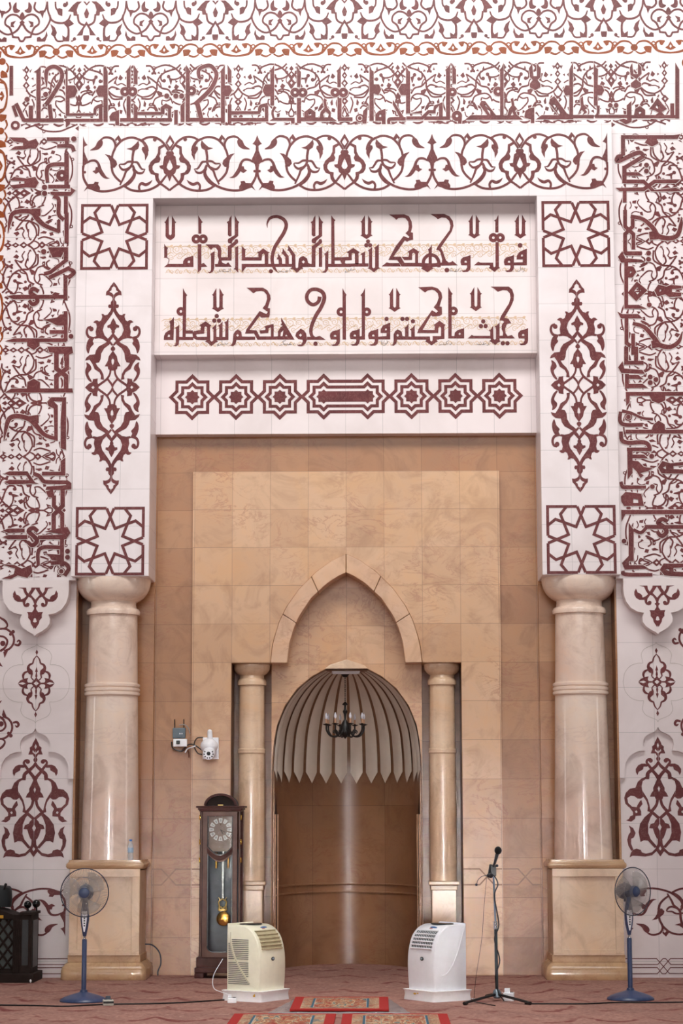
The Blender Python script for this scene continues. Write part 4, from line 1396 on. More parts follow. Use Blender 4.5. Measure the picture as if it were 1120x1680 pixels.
column(2.262, .352, 'large cream marble column right of the niche, its middle rings chipped')

def small_column(x, label):
    t = thing('small_column', label, 'column', (x, .78, 0))
    bm = NB(); lathe(bm, [(.118, .885), (.132, .89), (.132, 1.5), (.128, 2.12), (.124, 2.8)], n=40); finish(bm, 'shaft', PALEP, t, smooth=True)
    bm = NB(); pr = [(.128, 2.115)]
    for z in (2.12, 2.145): pr += [(.136, z+.002), (.139, z+.01), (.136, z+.02)]
    lathe(bm, pr+[(.128, 2.17)], n=40); finish(bm, 'ring_moulding', PALEP, t, smooth=True)
    bm = NB(); lathe(bm, [(.124, 2.785), (.142, 2.79), (.144, 2.825), (.134, 2.845), (.122, 2.855), (.120, 2.885), (.128, 2.89), (.150, 2.905), (.172, 2.935), (.178, 2.965), (.178, 2.993)], n=40)
    finish(bm, 'capital', PALEP, t, smooth=True)
    bm = NB(); box(bm, (0, 0, .42), (.235, .235, .84)); finish(bm, 'pedestal', PALEP, t, bevel=.005)
    bm = NB(); box(bm, (0, 0, .825), (.26, .26, .05)); box(bm, (0, 0, .868), (.30, .30, .038)); finish(bm, 'pedestal_cap', HONEY, t, bevel=.008)
    return t
small_column(-.935, 'slim tan marble column in the left recess beside the clock')
small_column(.940, 'slim tan marble column in the right recess behind the white air conditioner')

# ------------------------------------------------------------------ materials for objects
BLUE = plain('blue_plastic', (54, 68, 104), 0.35)
NAVY = plain('navy_plastic', (22, 32, 58), 0.35)
BLACK = plain('black_plastic', (14, 15, 18), 0.35)
CHROME = plain('chrome', (205, 208, 212), 0.12, 1.0, 0.03)
WHITEP = plain('white_plastic', (246, 247, 252), 0.22, var=0.02)
CREAMP = plain('cream_plastic', (244, 240, 216), 0.3, var=0.03)
CREAMSLAT = plain('cream_slat', (188, 176, 142), 0.4)
FOAM = plain('white_tray', (250, 250, 252), 0.5, var=0.03)
DGREY = plain('dark_slot', (52, 56, 58), 0.6)
BRASS = plain('brass', (214, 168, 84), 0.25, 1.0, 0.1)
GOLD = plain('gilt_metal', (236, 200, 120), 0.3, 0.7, 0.1)
WOOD = plain('dark_red_wood', (66, 28, 21), 0.4, var=0.3, scale=9)
WOODM = plain('grey_brown_wood', (104, 74, 64), 0.22, var=0.2, scale=7)
WOODL = plain('black_brown_wood', (36, 24, 20), 0.65, var=0.3, scale=8)
IRON = plain('wrought_iron', (20, 17, 16), 0.45)
for _m in (WOOD, WOODM, WOODL): _m.node_tree.nodes['Principled BSDF'].inputs['Specular IOR Level'].default_value = 0.2
def clear(name, c, rough, alpha, metal=0):
    n = Nt(name, rough, metal); L = lin(c)
    n.base(n.ramp(n.noise(n.coord(), 12), [(0.3, [v*.95 for v in L]), (0.7, L)]))
    n.b.inputs['Alpha'].default_value = alpha
    return n.m
def glass(name, c, rough=0.02):
    n = Nt(name, rough); L = lin(c)
    n.base(n.ramp(n.noise(n.coord(), 3), [(0.3, [v*.97 for v in L]), (0.7, L)]))
    n.b.inputs['Transmission Weight'].default_value = 1.0; n.b.inputs['IOR'].default_value = 1.45
    return n.m
def thin_glass(name):
    m = bpy.data.materials.new(name); m.use_nodes = True; t = m.node_tree
    t.nodes.remove(t.nodes['Principled BSDF'])
    tr = t.nodes.new('ShaderNodeBsdfTransparent'); gl = t.nodes.new('ShaderNodeBsdfGlossy'); gl.inputs['Roughness'].default_value = 0.03
    fr = t.nodes.new('ShaderNodeFresnel'); fr.inputs['IOR'].default_value = 1.28
    mx_ = t.nodes.new('ShaderNodeMixShader')
    t.links.new(fr.outputs[0], mx_.inputs[0]); t.links.new(tr.outputs[0], mx_.inputs[1]); t.links.new(gl.outputs[0], mx_.inputs[2])
    t.links.new(mx_.outputs[0], t.nodes['Material Output'].inputs[0])
    return m
GLASS = thin_glass('clear_glass')
BLADE = clear('clear_grey_blade', (206, 200, 192), 0.12, 0.30)
SHEET = clear('clear_plastic_sheet', (214, 206, 208), 0.18, 0.38)
PET = clear('clear_bottle_plastic', (226, 234, 242), 0.08, 0.4)

# ------------------------------------------------------------------ pedestal fans
def fan(x, y, rz, label, tilt=0.0):
    t = thing('pedestal_fan', label, 'fan', (x, y, 0), 0)
    H = .885
    bm = NB(); lathe(bm, [(.192, 0), (.196, .006), (.192, .016), (.165, .034), (.11, .054), (.06, .068), (.032, .078), (.028, .095), (0, .095)], n=48); finish(bm, 'base', BLUE, t, smooth=True)
    bm = NB(); lathe(bm, [(.0205, .07), (.0205, .495), (.019, .50), (.019, .504)], n=24); finish(bm, 'pole', BLUE, t, smooth=True)
    bm = NB(); lathe(bm, [(.0225, .082), (.0225, .096)], n=24); finish(bm, 'pole_collar', CHROME, t, smooth=True)
    bm = NB(); lathe(bm, [(.011, .50), (.011, .54)], n=16); finish(bm, 'inner_tube', CHROME, t, smooth=True)
    R_ = Matrix.Rotation(rz, 3, 'Z')
    Rb = Matrix.Rotation(rz*.12, 3, 'Z')
    # control box: tapered vase, flattened
    bm = NB(); rings = []
    for z, wx, wy in ((.528, .014, .014), (.56, .020, .02), (.61, .030, .026), (.66, .036, .030), (.70, .037, .031), (.735, .033, .028), (.77, .028, .026), (.80, .024, .024), (.82, .022, .022), (.845, .021, .022)):
        rings.append([bm.verts.new(Rb @ Vector((wx*cos(a), wy*sin(a), z))) for a in [2*pi*i/20 for i in range(20)]])
    for A, B in zip(rings, rings[1:]):
        for i in range(20): bm.faces.new((A[i], A[(i+1) % 20], B[(i+1) % 20], B[i]))
    bm.faces.new(rings[0]); bm.faces.new(rings[-1]); cb = finish(bm, 'control_box', BLUE, t, smooth=True)
    bm = NB(); Rp = Rb.to_4x4()
    prism(bm, [(-.004, .565), (.004, .565), (.013, .61), (.020, .66), (.023, .70), (.021, .732), (-.021, .732), (-.023, .70), (-.020, .66), (-.013, .61)], -.0335, -.018, xf=Rp); cp = finish(bm, 'control_panel', WHITEP, t, bevel=.002)
    for i in range(4):
        bm = NB(); box(bm, Rb @ Vector((.001, -.0345, .615+.02*i)), (.012, .005, .011), Rb); finish(bm, 'speed_button', DGREY, cp)
    bm = NB(); box(bm, Rb @ Vector((0, -.034, .708)), (.026, .002, .004), Rb); finish(bm, 'maker_plate', plain('pale_grey_print', (170, 172, 178), .4) if 'pale_grey_print' not in bpy.data.materials else bpy.data.materials['pale_grey_print'], cp)
    # motor, neck
    bm = NB(); sphere(bm, (0, 0, 0), 1, 20, (.066, .085, .068)); 
    for v in bm.verts: v.co = R_ @ (v.co+Vector((0, .045, H)))
    finish(bm, 'motor_housing', NAVY, t, smooth=True)
    bm = NB(); tube(bm, [(R_ @ Vector((0, .03, .80))), (R_ @ Vector((0, .03, H-.03)))], .02, 10); finish(bm, 'neck', NAVY, t, smooth=True)
    bm = NB(); tube(bm, [(R_ @ Vector((0, .05, H+.05))), (R_ @ Vector((0, .05, H+.075)))], .006, 8); finish(bm, 'oscillation_knob', NAVY, t, smooth=True)
    rx = Matrix.Rotation(pi/2, 3, 'X')
    head = R_ @ rx
    hub = R_ @ Vector((0, -.075, 0)) + Vector((0, 0, H))
    # guard: rings and wires, front and back
    Rg = .1975
    def gp(a, r, d): return R_ @ Vector((r*cos(a), d, r*sin(a))) + Vector((0, 0, H))
    bm = NB()
    tube(bm, [gp(2*pi*i/64, Rg, -.055) for i in range(64)], .0042, 8, closed=True); finish(bm, 'guard_rim', NAVY, t, smooth=True)
    for nm, d0, d1 in (('front_guard', -.055, -.098), ('rear_guard', -.055, -.005)):
        bm = NB()
        tube(bm, [gp(2*pi*i/48, .125, d0+(d1-d0)*.82) for i in range(48)], .0011, 4, closed=True)
        tube(bm, [gp(2*pi*i/48, .045, d1) for i in range(48)], .0014, 4, closed=True)
        for k in range(84):
            a = 2*pi*k/84
            tube(bm, [gp(a, .045, d1), gp(a, .10, d0+(d1-d0)*.95), gp(a, .155, d0+(d1-d0)*.62), gp(a, .186, d0+(d1-d0)*.25), gp(a, Rg, d0)], .00105, 3)
        finish(bm, nm, plain(nm+'_wire', (120, 118, 122), 0.3) if nm not in bpy.data.materials and (nm+'_wire') not in bpy.data.materials else bpy.data.materials[nm+'_wire'], t)
    bm = NB(); lathe(bm, [(0, .030), (.02, .029), (.040, .024), (.048, .012), (.049, -.006), (.03, -.008)], hub, 32, head); fb = finish(bm, 'hub_cap', BLUE, t, smooth=True)
    for k in range(3):
        bm = NB(); g = []
        for i in range(9):
            r = .03+.15*i/8; row = []
            span = .55+.75*sin(pi*min(1, (i+1)/8.5)*.62)
            for j in range(9):
                u = -0.5+j/8; a = 2*pi*k/3+.5+u*span + .35*(i/8)
                if i == 8: r2 = r-.014*abs(2*u)**2
                else: r2 = r
                row.append(bm.verts.new(gp(a, r2, -.045+.045*u*(1-.25*i/8))))
            g.append(row)
        for A, B in zip(g, g[1:]):
            for j in range(8): bm.faces.new((A[j], A[j+1], B[j+1], B[j]))
        o = finish(bm, 'blade', BLADE, t, smooth=True)
        m = o.modifiers.new('solid', 'SOLIDIFY'); m.thickness = .0016
    return t
fx, fy = G(137, 1643); fan(fx, fy, 0.04, 'blue pedestal fan in front of the left column, facing straight ahead')
fx, fy = G(1034, 1640); fan(fx, fy, 0.62, 'blue pedestal fan in front of the right column, head turned to one side')

# ------------------------------------------------------------------ portable air conditioners on trays
def aircon(x, y, rz, body, label, side):
    t = thing('portable_air_conditioner', label, 'air conditioner', (x, y, .085), rz)
    W, D, Hh = .37, .33, .53
    prof = [(.165, 0), (.165, .50), (.155, .523), (.12, .53), (.03, .53), (-.02, .520), (-.07, .495), (-.115, .45), (-.145, .39), (-.165, .31), (-.172, .22), (-.170, .12), (-.160, 0)]
    pr = crv(prof, 4)
    bm = NB(); nx = [(-1, .93), (-.985, .97), (-.95, 1.0), (.95, 1.0), (.985, .97), (1, .93)]
    rows = []
    for sx, k in nx:
        rows.append([bm.verts.new((sx*W/2, y_*(1-(1-k)*.55), z_ if z_ < .02 else z_-(1-k)*.12*min(1, z_/.5)**3)) for y_, z_ in pr])
    for A, B in zip(rows, rows[1:]):
        for i in range(len(pr)-1): bm.faces.new((A[i], A[i+1], B[i+1], B[i]))
        bm.faces.new((A[-1], A[0], B[0], B[-1]))
    for R_ in (rows[0], rows[-1]):
        bm.faces.new(R_)
    finish(bm, 'body', body, t, smooth=True)
    # front profile lookup
    def fy(z):
        best = None
        for (a, b), (c, d) in zip(pr, pr[1:]):
            if a < .1 and min(b, d)-1e-6 <= z <= max(b, d)+1e-6 and abs(b-d) > 1e-6:
                best = a+(c-a)*(z-b)/(d-b)
        return best if best is not None else -.16
    # outlet grille
    bm = NB(); g = []
    for i in range(7):
        z = .335+.15*i/6; g.append([bm.verts.new((u*.145, fy(z)-.0025, z)) for u in (-1, 1)])
    for A, B in zip(g, g[1:]): bm.faces.new((A[0], A[1], B[1], B[0]))
    gr = finish(bm, 'outlet_grille', DGREY if body is WHITEP else CREAMSLAT, t, smooth=True)
    for i in range(6):
        bm = NB(); z = .338+.144*i/5; tube(bm, [(-.147, fy(z)-.006, z), (0, fy(z)-.007, z), (.147, fy(z)-.006, z)], .006, 8)
        finish(bm, 'grille_slat', body if body is WHITEP else CREAMSLAT, gr, smooth=True)
    if body is WHITEP:
        bm = NB()
        for i in range(13):
            u = -.14+.28*i/12; tube(bm, [(u, fy(.338+.144*j/6)-.004, .338+.144*j/6) for j in range(7)], .0035, 6)
        finish(bm, 'grille_bar', plain('pale_grey_plastic', (196, 198, 204), .3), gr, smooth=True)
    bm = NB(); sphere(bm, (0.0 if side < 0 else 0.02, fy(.255)-.002, .255), 1, 20, (.024, .005, .016)); finish(bm, 'badge', DGREY, t, smooth=True)
    bm = NB(); sphere(bm, (0.0 if side < 0 else 0.02, fy(.255)-.0055, .255), 1, 16, (.016, .003, .008)); finish(bm, 'badge_plate', plain('badge_grey', (150, 165, 175), .3), t, smooth=True)
    # logo on the top curve: blue swoosh
    bm = NB(); zl = .505
    sphere(bm, (.03, fy(zl)-.001, zl), 1, 20, (.05, .006, .010)); finish(bm, 'blue_logo', plain('logo_blue', (70, 120, 180), .3) if 'logo_blue' not in bpy.data.materials else bpy.data.materials['logo_blue'], t, smooth=True)
    bm = NB(); sphere(bm, (.01, fy(zl-.006)-.003, zl-.008), 1, 16, (.025, .005, .005)); finish(bm, 'logo_stripe', plain('logo_red', (200, 120, 110), .3) if 'logo_red' not in bpy.data.materials else bpy.data.materials['logo_red'], t, smooth=True)
    # recessed top control panel
    bm = NB(); lathe(bm, [(.001, .0), (.11, .0), (.118, .005), (.115, .009), (0, .008)], (0, .055, .528), 32, Matrix.Diagonal((1.1, .62, 1))); finish(bm, 'control_top', BLACK, t, smooth=True)
    # side
    X = side*(W/2+.001)
    if body is CREAMP:
        bm = NB()
        for i in range(24):
            z = .055+.0155*i
            if i == 12: continue
            cut = -.02+.0  # swoosh line splits the slats
            ys = .118-.0018*(i-23)**2*.32 if i < 24 else .1
            ysw = .125-.20*(max(0, 23-i)/23.0)**1.7
            segs = [(.148, ysw+.012), (ysw-.012, -.055)]
            for a, b in segs:
                if a-b > .012:
                    box(bm, (X, (a+b)/2, z), (.004, a-b, .0052))
        finish(bm, 'side_louvre', DGREY, t)
        bm = NB(); tube(bm, [(X, .128-.20*(max(0, 23-i)/23.0)**1.7, .055+.0155*i) for i in range(0, 28)], .0022, 6); finish(bm, 'side_crease', CREAMSLAT, t, smooth=True)
    else:
        bm = NB(); tube(bm, [(X, -.10+.24*(q/16)**.75, .12+.37*(q/16)**1.6) for q in range(17)], .003, 6); finish(bm, 'side_crease', WHITEP, t, smooth=True)
    return t
def tray(x, y, rz, label):
    t = thing('foam_tray', label, 'tray', (x, y, 0), rz)
    bm = NB(); w_, d_, h = .43, .40, .085; rows = []
    for z, k in ((0.0, 1.0), (.02, .99), (.045, .975), (.07, .985), (.085, 1.03)):
        row = []
        for cx, cy, a0 in ((1, 1, 0), (-1, 1, pi/2), (-1, -1, pi), (1, -1, 3*pi/2)):
            for i in range(5):
                a = a0+pi/2*i/4; rc = .025
                row.append(bm.verts.new((cx*(w_/2*k-rc)+rc*cos(a), cy*(d_/2*k-rc)+rc*sin(a), z)))
        rows.append(row)
    for A, B in zip(rows, rows[1:]):
        for i in range(20): bm.faces.new((A[i], A[(i+1) % 20], B[(i+1) % 20], B[i]))
    bm.faces.new(rows[0]); bm.faces.new(rows[-1]); finish(bm, 'tray_body', FOAM, t, smooth=True)
    return t
YEL = plain('yellow_label', (208, 160, 40), .5)
lx, ly, la = -.716, -2.128, radians(58)
tr = tray(lx, ly, la, 'white foam tray under the cream air conditioner')
bm = NB(); sphere(bm, (-.2165, -.135, .05), 1, 10, (.003, .012, .009)); box(bm, (-.2175, -.14, .06), (.003, .010, .012)); finish(bm, 'orange_mark', YEL, tr)
ac1 = aircon(lx, ly, la, CREAMP, 'cream portable air conditioner with louvred side, left of the niche', -1)
rx_, ry_, ra = .793, -2.115, radians(-55)
tr = tray(rx_, ry_, ra, 'white foam tray under the white air conditioner')
bm = NB(); sphere(bm, (-.04, -.2035, .055), 1, 10, (.02, .003, .008)); sphere(bm, (.0, -.2035, .06), 1, 10, (.014, .003, .005)); finish(bm, 'yellow_mark', YEL, tr)
ac2 = aircon(rx_, ry_, ra, WHITEP, 'white portable air conditioner with square outlet grid, right of the niche', 1)

# ------------------------------------------------------------------ longcase clock
kx = -1.19; ky = .31
t = thing('longcase_clock', 'tall dark wooden floor clock with glass door and brass pendulum', 'clock', (kx, ky, 0), radians(-2.5))
def part(name, mat, par=None, smooth=False, bevel=.004):
    def dec(fn):
        bm = NB(); fn(bm); return finish(bm, name, mat, par or t, smooth=smooth, bevel=bevel)
    return dec
hw = .205
bm = NB(); box(bm, (0, 0, .145), (.44, .24, .10)); box(bm, (0, 0, .075), (.47, .26, .05)); 
for sx in (-.19, .19): box(bm, (sx, 0, .025), (.09, .26, .05))
finish(bm, 'plinth', WOOD, t, bevel=.008)
bm = NB()
box(bm, (0, .10, .87), (.41, .02, 1.37))
for s in (-1, 1):
    box(bm, (s*.195, .10, .87), (.02, .03, 1.37)); box(bm, (s*.198, .0, .87), (.018, .03, 1.37)); 
    box(bm, (s*.197, .05, .22), (.016, .11, .06)); box(bm, (s*.197, .05, 1.53), (.016, .11, .06)); box(bm, (s*.197, .05, .95), (.016, .11, .05))
finish(bm, 'case', WOOD, t, bevel=.003)
BACKP = plain('clock_back', (70, 76, 84), .25)
bm = NB(); box(bm, (0, .086, .70), (.37, .006, 1.0)); finish(bm, 'back_lining', BACKP, t)
for s in (-1, 1):
    bm = NB(); box(bm, (s*.204, .05, .90), (.004, .09, 1.2)); finish(bm, 'side_glass', GLASS, t)
# door frame with an arched divider
out = rect(-.165, .165, .195, 1.555)
def rrect(x0, x1, z0, z1, r):
    p = []
    for cx, cz, a0 in ((x1-r, z1-r*.2, 0), (x0+r, z1-r*.2, pi/2), (x0+r, z0+r, pi), (x1-r, z0+r, 3*pi/2)):
        rr = r if cz < (z0+z1)/2 else r*.2
        for i in range(7):
            a = a0+pi/2*i/6; p.append(((cx if rr == r else (x1-rr if cx > 0 else x0+rr))+rr*cos(a), cz+rr*sin(a)))
    return p
def arc(n, top): return [( -.122+.244*i/n, top-.082*max(0, sin(pi*i/n))**.9) for i in range(n+1)]
up = [(-.122, 1.52), (.122, 1.52)][::-1]
upper = [(-.122, 1.515)] + arc(16, 1.225) + [(.122, 1.515)]
lower = [(-.122, .30)] + arc(16, 1.172) + [(.122, .30)] + [(.122-.06*(1-cos(pi/2*i/6)), .30-.06*sin(pi/2*i/6)) for i in range(1, 7)] + [(-.062-.06*sin(pi/2*i/6), .24+.06*(1-cos(pi/2*i/6))) for i in range(0, 6)]
bm = NB(); prism(bm, out, -.135, -.10, [upper, lower]); dr = finish(bm, 'door', WOODM, t, bevel=.004)
bm = NB(); prism(bm, [(x*1.0, z) for x, z in arc(16, 1.222)]+[(x, z) for x, z in reversed(arc(16, 1.178))], -.148, -.13); finish(bm, 'divider_moulding', WOOD, dr, bevel=.004)
bm = NB()
for loop in (upper, lower):
    tube(bm, [Vector((x*.97, -.122, z)) for x, z in loop], .009, 8, closed=True)
finish(bm, 'glass_bevel', CHROME, dr, smooth=True)
bm = NB(); box(bm, (0, -.116, .87), (.26, .004, 1.31)); finish(bm, 'door_glass', GLASS, dr)
for s in (-1, 1):
    bm = NB(); box(bm, (s*.182, -.075, .875), (.018, .05, 1.36)); finish(bm, 'corner_post', WOODM, t, bevel=.004)
for s in (-1, 1):
    for z in (1.50, 1.27, 1.10):
        bm = NB(); lathe(bm, [(.0, -.025), (.006, -.023), (.008, -.01), (.006, 0), (.008, .01), (.006, .023), (0, .025)], (s*.196, -.10, z), 12); finish(bm, 'brass_hinge', BRASS, t, smooth=True)
# dial
DIAL = plain('dial_silver', (150, 130, 120), .45, .2)
bm = NB(); box(bm, (0, -.078, 1.36), (.25, .01, .36)); dl = finish(bm, 'dial', DIAL, t)
ENAM = plain('white_enamel', (236, 234, 230), .25, var=.02)
RM = ['XII', 'I', 'II', 'III', 'IIII', 'V', 'VI', 'VII', 'VIII', 'IX', 'X', 'XI']
for k in range(12):
    a = pi/2-2*pi*k/12; c = Vector((.086*cos(a), 0, 1.385+.086*sin(a)))
    u = Vector((cos(a), 0, sin(a))); v = Vector((sin(a), 0, -cos(a)))
    pts = [c+u*.022+v*.017, c+u*.017+v*.019, c-u*.019+v*.0125, c-u*.022+v*.009, c-u*.022-v*.009, c-u*.019-v*.0125, c+u*.017-v*.019, c+u*.022-v*.017]
    bm = NB(); prism(bm, [(p.x, p.z) for p in pts], -.087, -.080); pl = finish(bm, 'numeral_plate', ENAM, dl)
    bm = NB(); s_ = RM[k]; wd = {'I': .0042, 'V': .008, 'X': .008}; tot = sum(wd[q] for q in s_); x = -tot/2
    for q in s_:
        m = x+wd[q]/2; h = .011
        def sg(x0, z0, x1, z1):
            p0 = c+v*x0+u*z0; p1 = c+v*x1+u*z1
            tube(bm, [(p0.x, -.0875, p0.z), (p1.x, -.0875, p1.z)], .0009, 4)
        if q == 'I': sg(m, -h, m, h)
        elif q == 'V': sg(m-.003, h, m, -h); sg(m+.003, h, m, -h)
        else: sg(m-.003, h, m+.003, -h); sg(m+.003, h, m-.003, -h)
        x += wd[q]
    finish(bm, 'numeral', BLACK, dl)
bm = NB(); tube(bm, [(0, -.089, 1.385), (.022, -.089, 1.345)], .003, 6); finish(bm, 'hour_hand', BLACK, dl)
bm = NB(); tube(bm, [(0, -.092, 1.385), (.058, -.092, 1.352)], .002, 6); finish(bm, 'minute_hand', BLACK, dl)
bm = NB(); sphere(bm, (0, -.088, 1.432), .005, 10); finish(bm, 'winding_hole', BRASS, dl)
# pendulum
pe_x = .012
bm = NB(); box(bm, (pe_x, .03, .97), (.016, .008, .46)); pend = finish(bm, 'pendulum', plain('pendulum_rod', (170, 172, 168), .25, .8), t)
bm = NB(); lathe(bm, [(0, -.012), (.03, -.011), (.055, -.007), (.066, 0), (.055, .006), (0, .01)], (pe_x+.008, .02, .545), 36, Matrix.Rotation(pi/2, 3, 'X')); finish(bm, 'pendulum_bob', BRASS, pend, smooth=True)
bm = NB()
for s in (-1, 1):
    tube(bm, [(pe_x+s*.012, .01, .62), (pe_x+s*.034, .01, .63), (pe_x+s*.030, .01, .66), (pe_x+s*.037, .01, .70), (pe_x+s*.026, .01, .725), (pe_x+s*.038, .01, .745)], [.008, .009, .008, .006, .005, .003], 8, 3)
    tube(bm, [(pe_x, .01, .635), (pe_x+s*.012, .01, .655), (pe_x+s*.030, .01, .655)], .006, 8, 3)
    tube(bm, [(pe_x, .01, .735), (pe_x+s*.016, .01, .72), (pe_x+s*.030, .01, .715)], .005, 8, 3)
box(bm, (pe_x, .01, .628), (.07, .008, .018))
finish(bm, 'pendulum_lyre', GOLD, pend, smooth=True)
for x in (-.055, .06):
    bm = NB(); lathe(bm, [(0, 1.02), (.012, 1.02), (.012, 1.17), (0, 1.17)], (x, .05, 0), 14); finish(bm, 'clock_weight', BRASS, t, smooth=True)
# cornice and arched crown
bm = NB()
for z, k in ((1.565, .40), (1.58, .425), (1.60, .46)): box(bm, (0, -.01, z), (k, .22+k*.1, .018))
finish(bm, 'cornice', WOOD, t, bevel=.004)
ar = [(.155*cos(pi*i/24), 1.61+.112*sin(pi*i/24)) for i in range(25)]
bm = NB(); prism(bm, ar, -.09, .08); cr = finish(bm, 'arched_crown', WOODL, t, bevel=.003)
bm = NB(); prism(bm, [(.158*cos(pi*i/24), 1.612+.115*sin(pi*i/24)) for i in range(25)]+[(.135*cos(pi*i/24), 1.612+.094*sin(pi*i/24)) for i in range(24, -1, -1)], -.115, -.085); finish(bm, 'crown_moulding', WOOD, cr, bevel=.004)
bm = NB(); box(bm, (0, -.105, 1.617), (.05, .006, .008)); finish(bm, 'brass_plate', GOLD, cr)

# ------------------------------------------------------------------ microphone stand and microphones
mx, my = G(815, 1642)
t = thing('microphone_stand', 'black tripod microphone stand right of the white air conditioner', 'stand', (mx, my, 0))
GREYM = plain('grey_metal', (120, 132, 142), .35, .5)
bm = NB(); lathe(bm, [(.022, .02), (.034, .03), (.036, .06), (.028, .085), (.016, .095)], n=20); finish(bm, 'tripod_hub', GREYM, t, smooth=True)
for ex, ey in ((-.285, -.42), (.245, -.40), (-.07, .30)):
    bm = NB(); tube(bm, [(0, 0, .055), (ex*.9, ey*.9, .022), (ex, ey, .014)], .011, 10)
    lg = finish(bm, 'leg', BLACK, t, smooth=True)
    bm = NB(); tube(bm, [(ex*.93, ey*.93, .016), (ex*1.01, ey*1.01, .0145)], .0142, 10); finish(bm, 'rubber_foot', BLACK, lg, smooth=True)
POLE = plain('dark_pole', (52, 62, 66), .3, .4)
bm = NB(); tube(bm, [(0, 0, .08), (-.004, 0, .62)], .0135, 12); finish(bm, 'lower_pole', POLE, t, smooth=True)
bm = NB(); tube(bm, [(-.004, 0, .60), (-.018, 0, 1.07)], .0085, 12); finish(bm, 'upper_pole', GREYM, t, smooth=True)
bm = NB(); tube(bm, [(-.0045, 0, .58), (-.0055, 0, .645)], .0165, 12); finish(bm, 'clutch', CHROME, t, smooth=True)
bm = NB(); box(bm, (-.02, 0, 1.06), (.05, .05, .09)); sphere(bm, (-.04, -.02, 1.02), .022, 12); sphere(bm, (.012, -.02, 1.10), .013, 10); tube(bm, [(-.05, 0, 1.0), (-.03, 0, 1.11)], .02, 10); finish(bm, 'boom_clamp', BLACK, t, bevel=.006)
bm = NB(); tube(bm, [(-.02, -.03, 1.09), (.002, -.04, 1.16)], .009, 8); finish(bm, 'microphone_clip', BLACK, t, smooth=True)
t2 = thing('microphone', 'black handheld microphone with round foam head on top of the stand', 'microphone', (mx, my-.062, 1.13))
bm = NB(); tube(bm, [(-.012, 0, -.02), (.012, 0, .065)], [.010, .016], 12); finish(bm, 'handle', BLACK, t2, smooth=True)
bm = NB(); sphere(bm, (.020, 0, .095), .030, 20, (1, 1, 1.12)); fo = finish(bm, 'foam_head', plain('black_foam', (10, 10, 12), .95), t2, smooth=True)
t3 = thing('gooseneck_microphone', 'small thin gooseneck microphone clipped to the left of the stand', 'microphone', (mx-.062, my-.05, 1.02))
bm = NB(); tube(bm, [(0, 0, 0), (-.05, 0, -.005), (-.085, 0, -.035), (-.098, 0, -.068)], .0028, 6, 4); finish(bm, 'neck', BLACK, t3, smooth=True)
bm = NB(); sphere(bm, (-.10, 0, -.075), .0115, 12); finish(bm, 'capsule', BLACK, t3, smooth=True)
bm = NB(); sphere(bm, (0, 0, 0), .016, 12); finish(bm, 'clip', BLACK, t3, smooth=True)
bm = NB(); tube(bm, [(mx-.018, my-.02, 1.03), (mx+.018, my-.02, .95), (mx-.012, my-.016, .85), (mx+.022, my-.015, .62), (mx-.016, my-.02, .5), (mx+.026, my-.018, .33), (mx-.012, my-.02, .2), (mx+.01, my-.03, .07), (mx+.05, my-.10, .012)], .0052, 8, 6)
mcab = finish(bm, 'cable', BLACK, smooth=True); mcab.parent = t; mcab.location = -t.location
bm = NB(); tube(bm, [(mx-.075, my, 1.0), (mx-.10, my, .75), (mx-.12, my, .5), (mx-.17, my, .2), (mx-.19, my, .02), (mx-.2, my, .006)], .002, 6, 6)
mcab = finish(bm, 'wire', BLACK, smooth=True); mcab.parent = t; mcab.location = -t.location

# ------------------------------------------------------------------ camera, router and box on the wall
def wp(px, py, Y): x, z = U(px, py, Y); return Vector((x, Y, z))
c = wp(345, 1228, .55)
scam = t = thing('security_camera', 'white dome security camera on a square plate on the tan marble', 'camera', c)
bm = NB(); box(bm, (.005, -.02, 0), (.155, .04, .21)); finish(bm, 'mounting_plate', WHITEP, t, bevel=.006)
bm = NB(); sphere(bm, (-.005, -.10, .02), 1, 24, (.085, .085, .075)); finish(bm, 'housing', WHITEP, t, smooth=True)
bm = NB(); sphere(bm, (0, -.15, -.05), 1, 24, (.062, .055, .066)); he = finish(bm, 'camera_head', WHITEP, t, smooth=True)
bm = NB(); lathe(bm, [(.054, -.01), (.056, .0), (.05, .012), (.03, .014), (0, .014)], (0, -.20, -.062), 32, Matrix.Rotation(pi/2, 3, 'X')); fp = finish(bm, 'front_ring', WHITEP, he, smooth=True)
bm = NB(); sphere(bm, (0, -.213, -.055), 1, 16, (.019, .008, .019)); finish(bm, 'lens', BLACK, he, smooth=True)
for a in (150, 185, 220, 255, 285, 320, 355, 30):
    bm = NB(); sphere(bm, (.042*cos(radians(a)), -.212, -.058+.040*sin(radians(a))), 1, 10, (.0075, .004, .0075)); finish(bm, 'led', BLACK, he, smooth=True)
bm = NB(); tube(bm, [(0, -.05, .09), (-.002, -.06, .16)], [.026, .024], 14); sphere(bm, (-.002, -.06, .16), .024, 14); finish(bm, 'antenna_stub', WHITEP, t, smooth=True)
c = wp(294, 1203, .61)
rout = t = thing('wifi_router', 'small grey blue router with two thin aerials on the wall', 'router', c)
bm = NB(); box(bm, (0, -.02, 0), (.125, .035, .10)); bd = finish(bm, 'body', plain('grey_blue_plastic', (86, 100, 110), .3), t, bevel=.006)
for x in (-.043, .046):
    bm = NB(); tube(bm, [(x, -.02, .04), (x-.002, -.02, .135)], .0045, 8); finish(bm, 'aerial', BLACK, t, smooth=True)
bm = NB(); box(bm, (.01, -.039, -.005), (.012, .004, .012)); box(bm, (.03, -.039, -.005), (.008, .004, .012)); finish(bm, 'indicator', WHITEP, t)
c = wp(296, 1219, .61)
jbox = t = thing('junction_box', 'white socket box with a black plug just under the router', 'box', c)
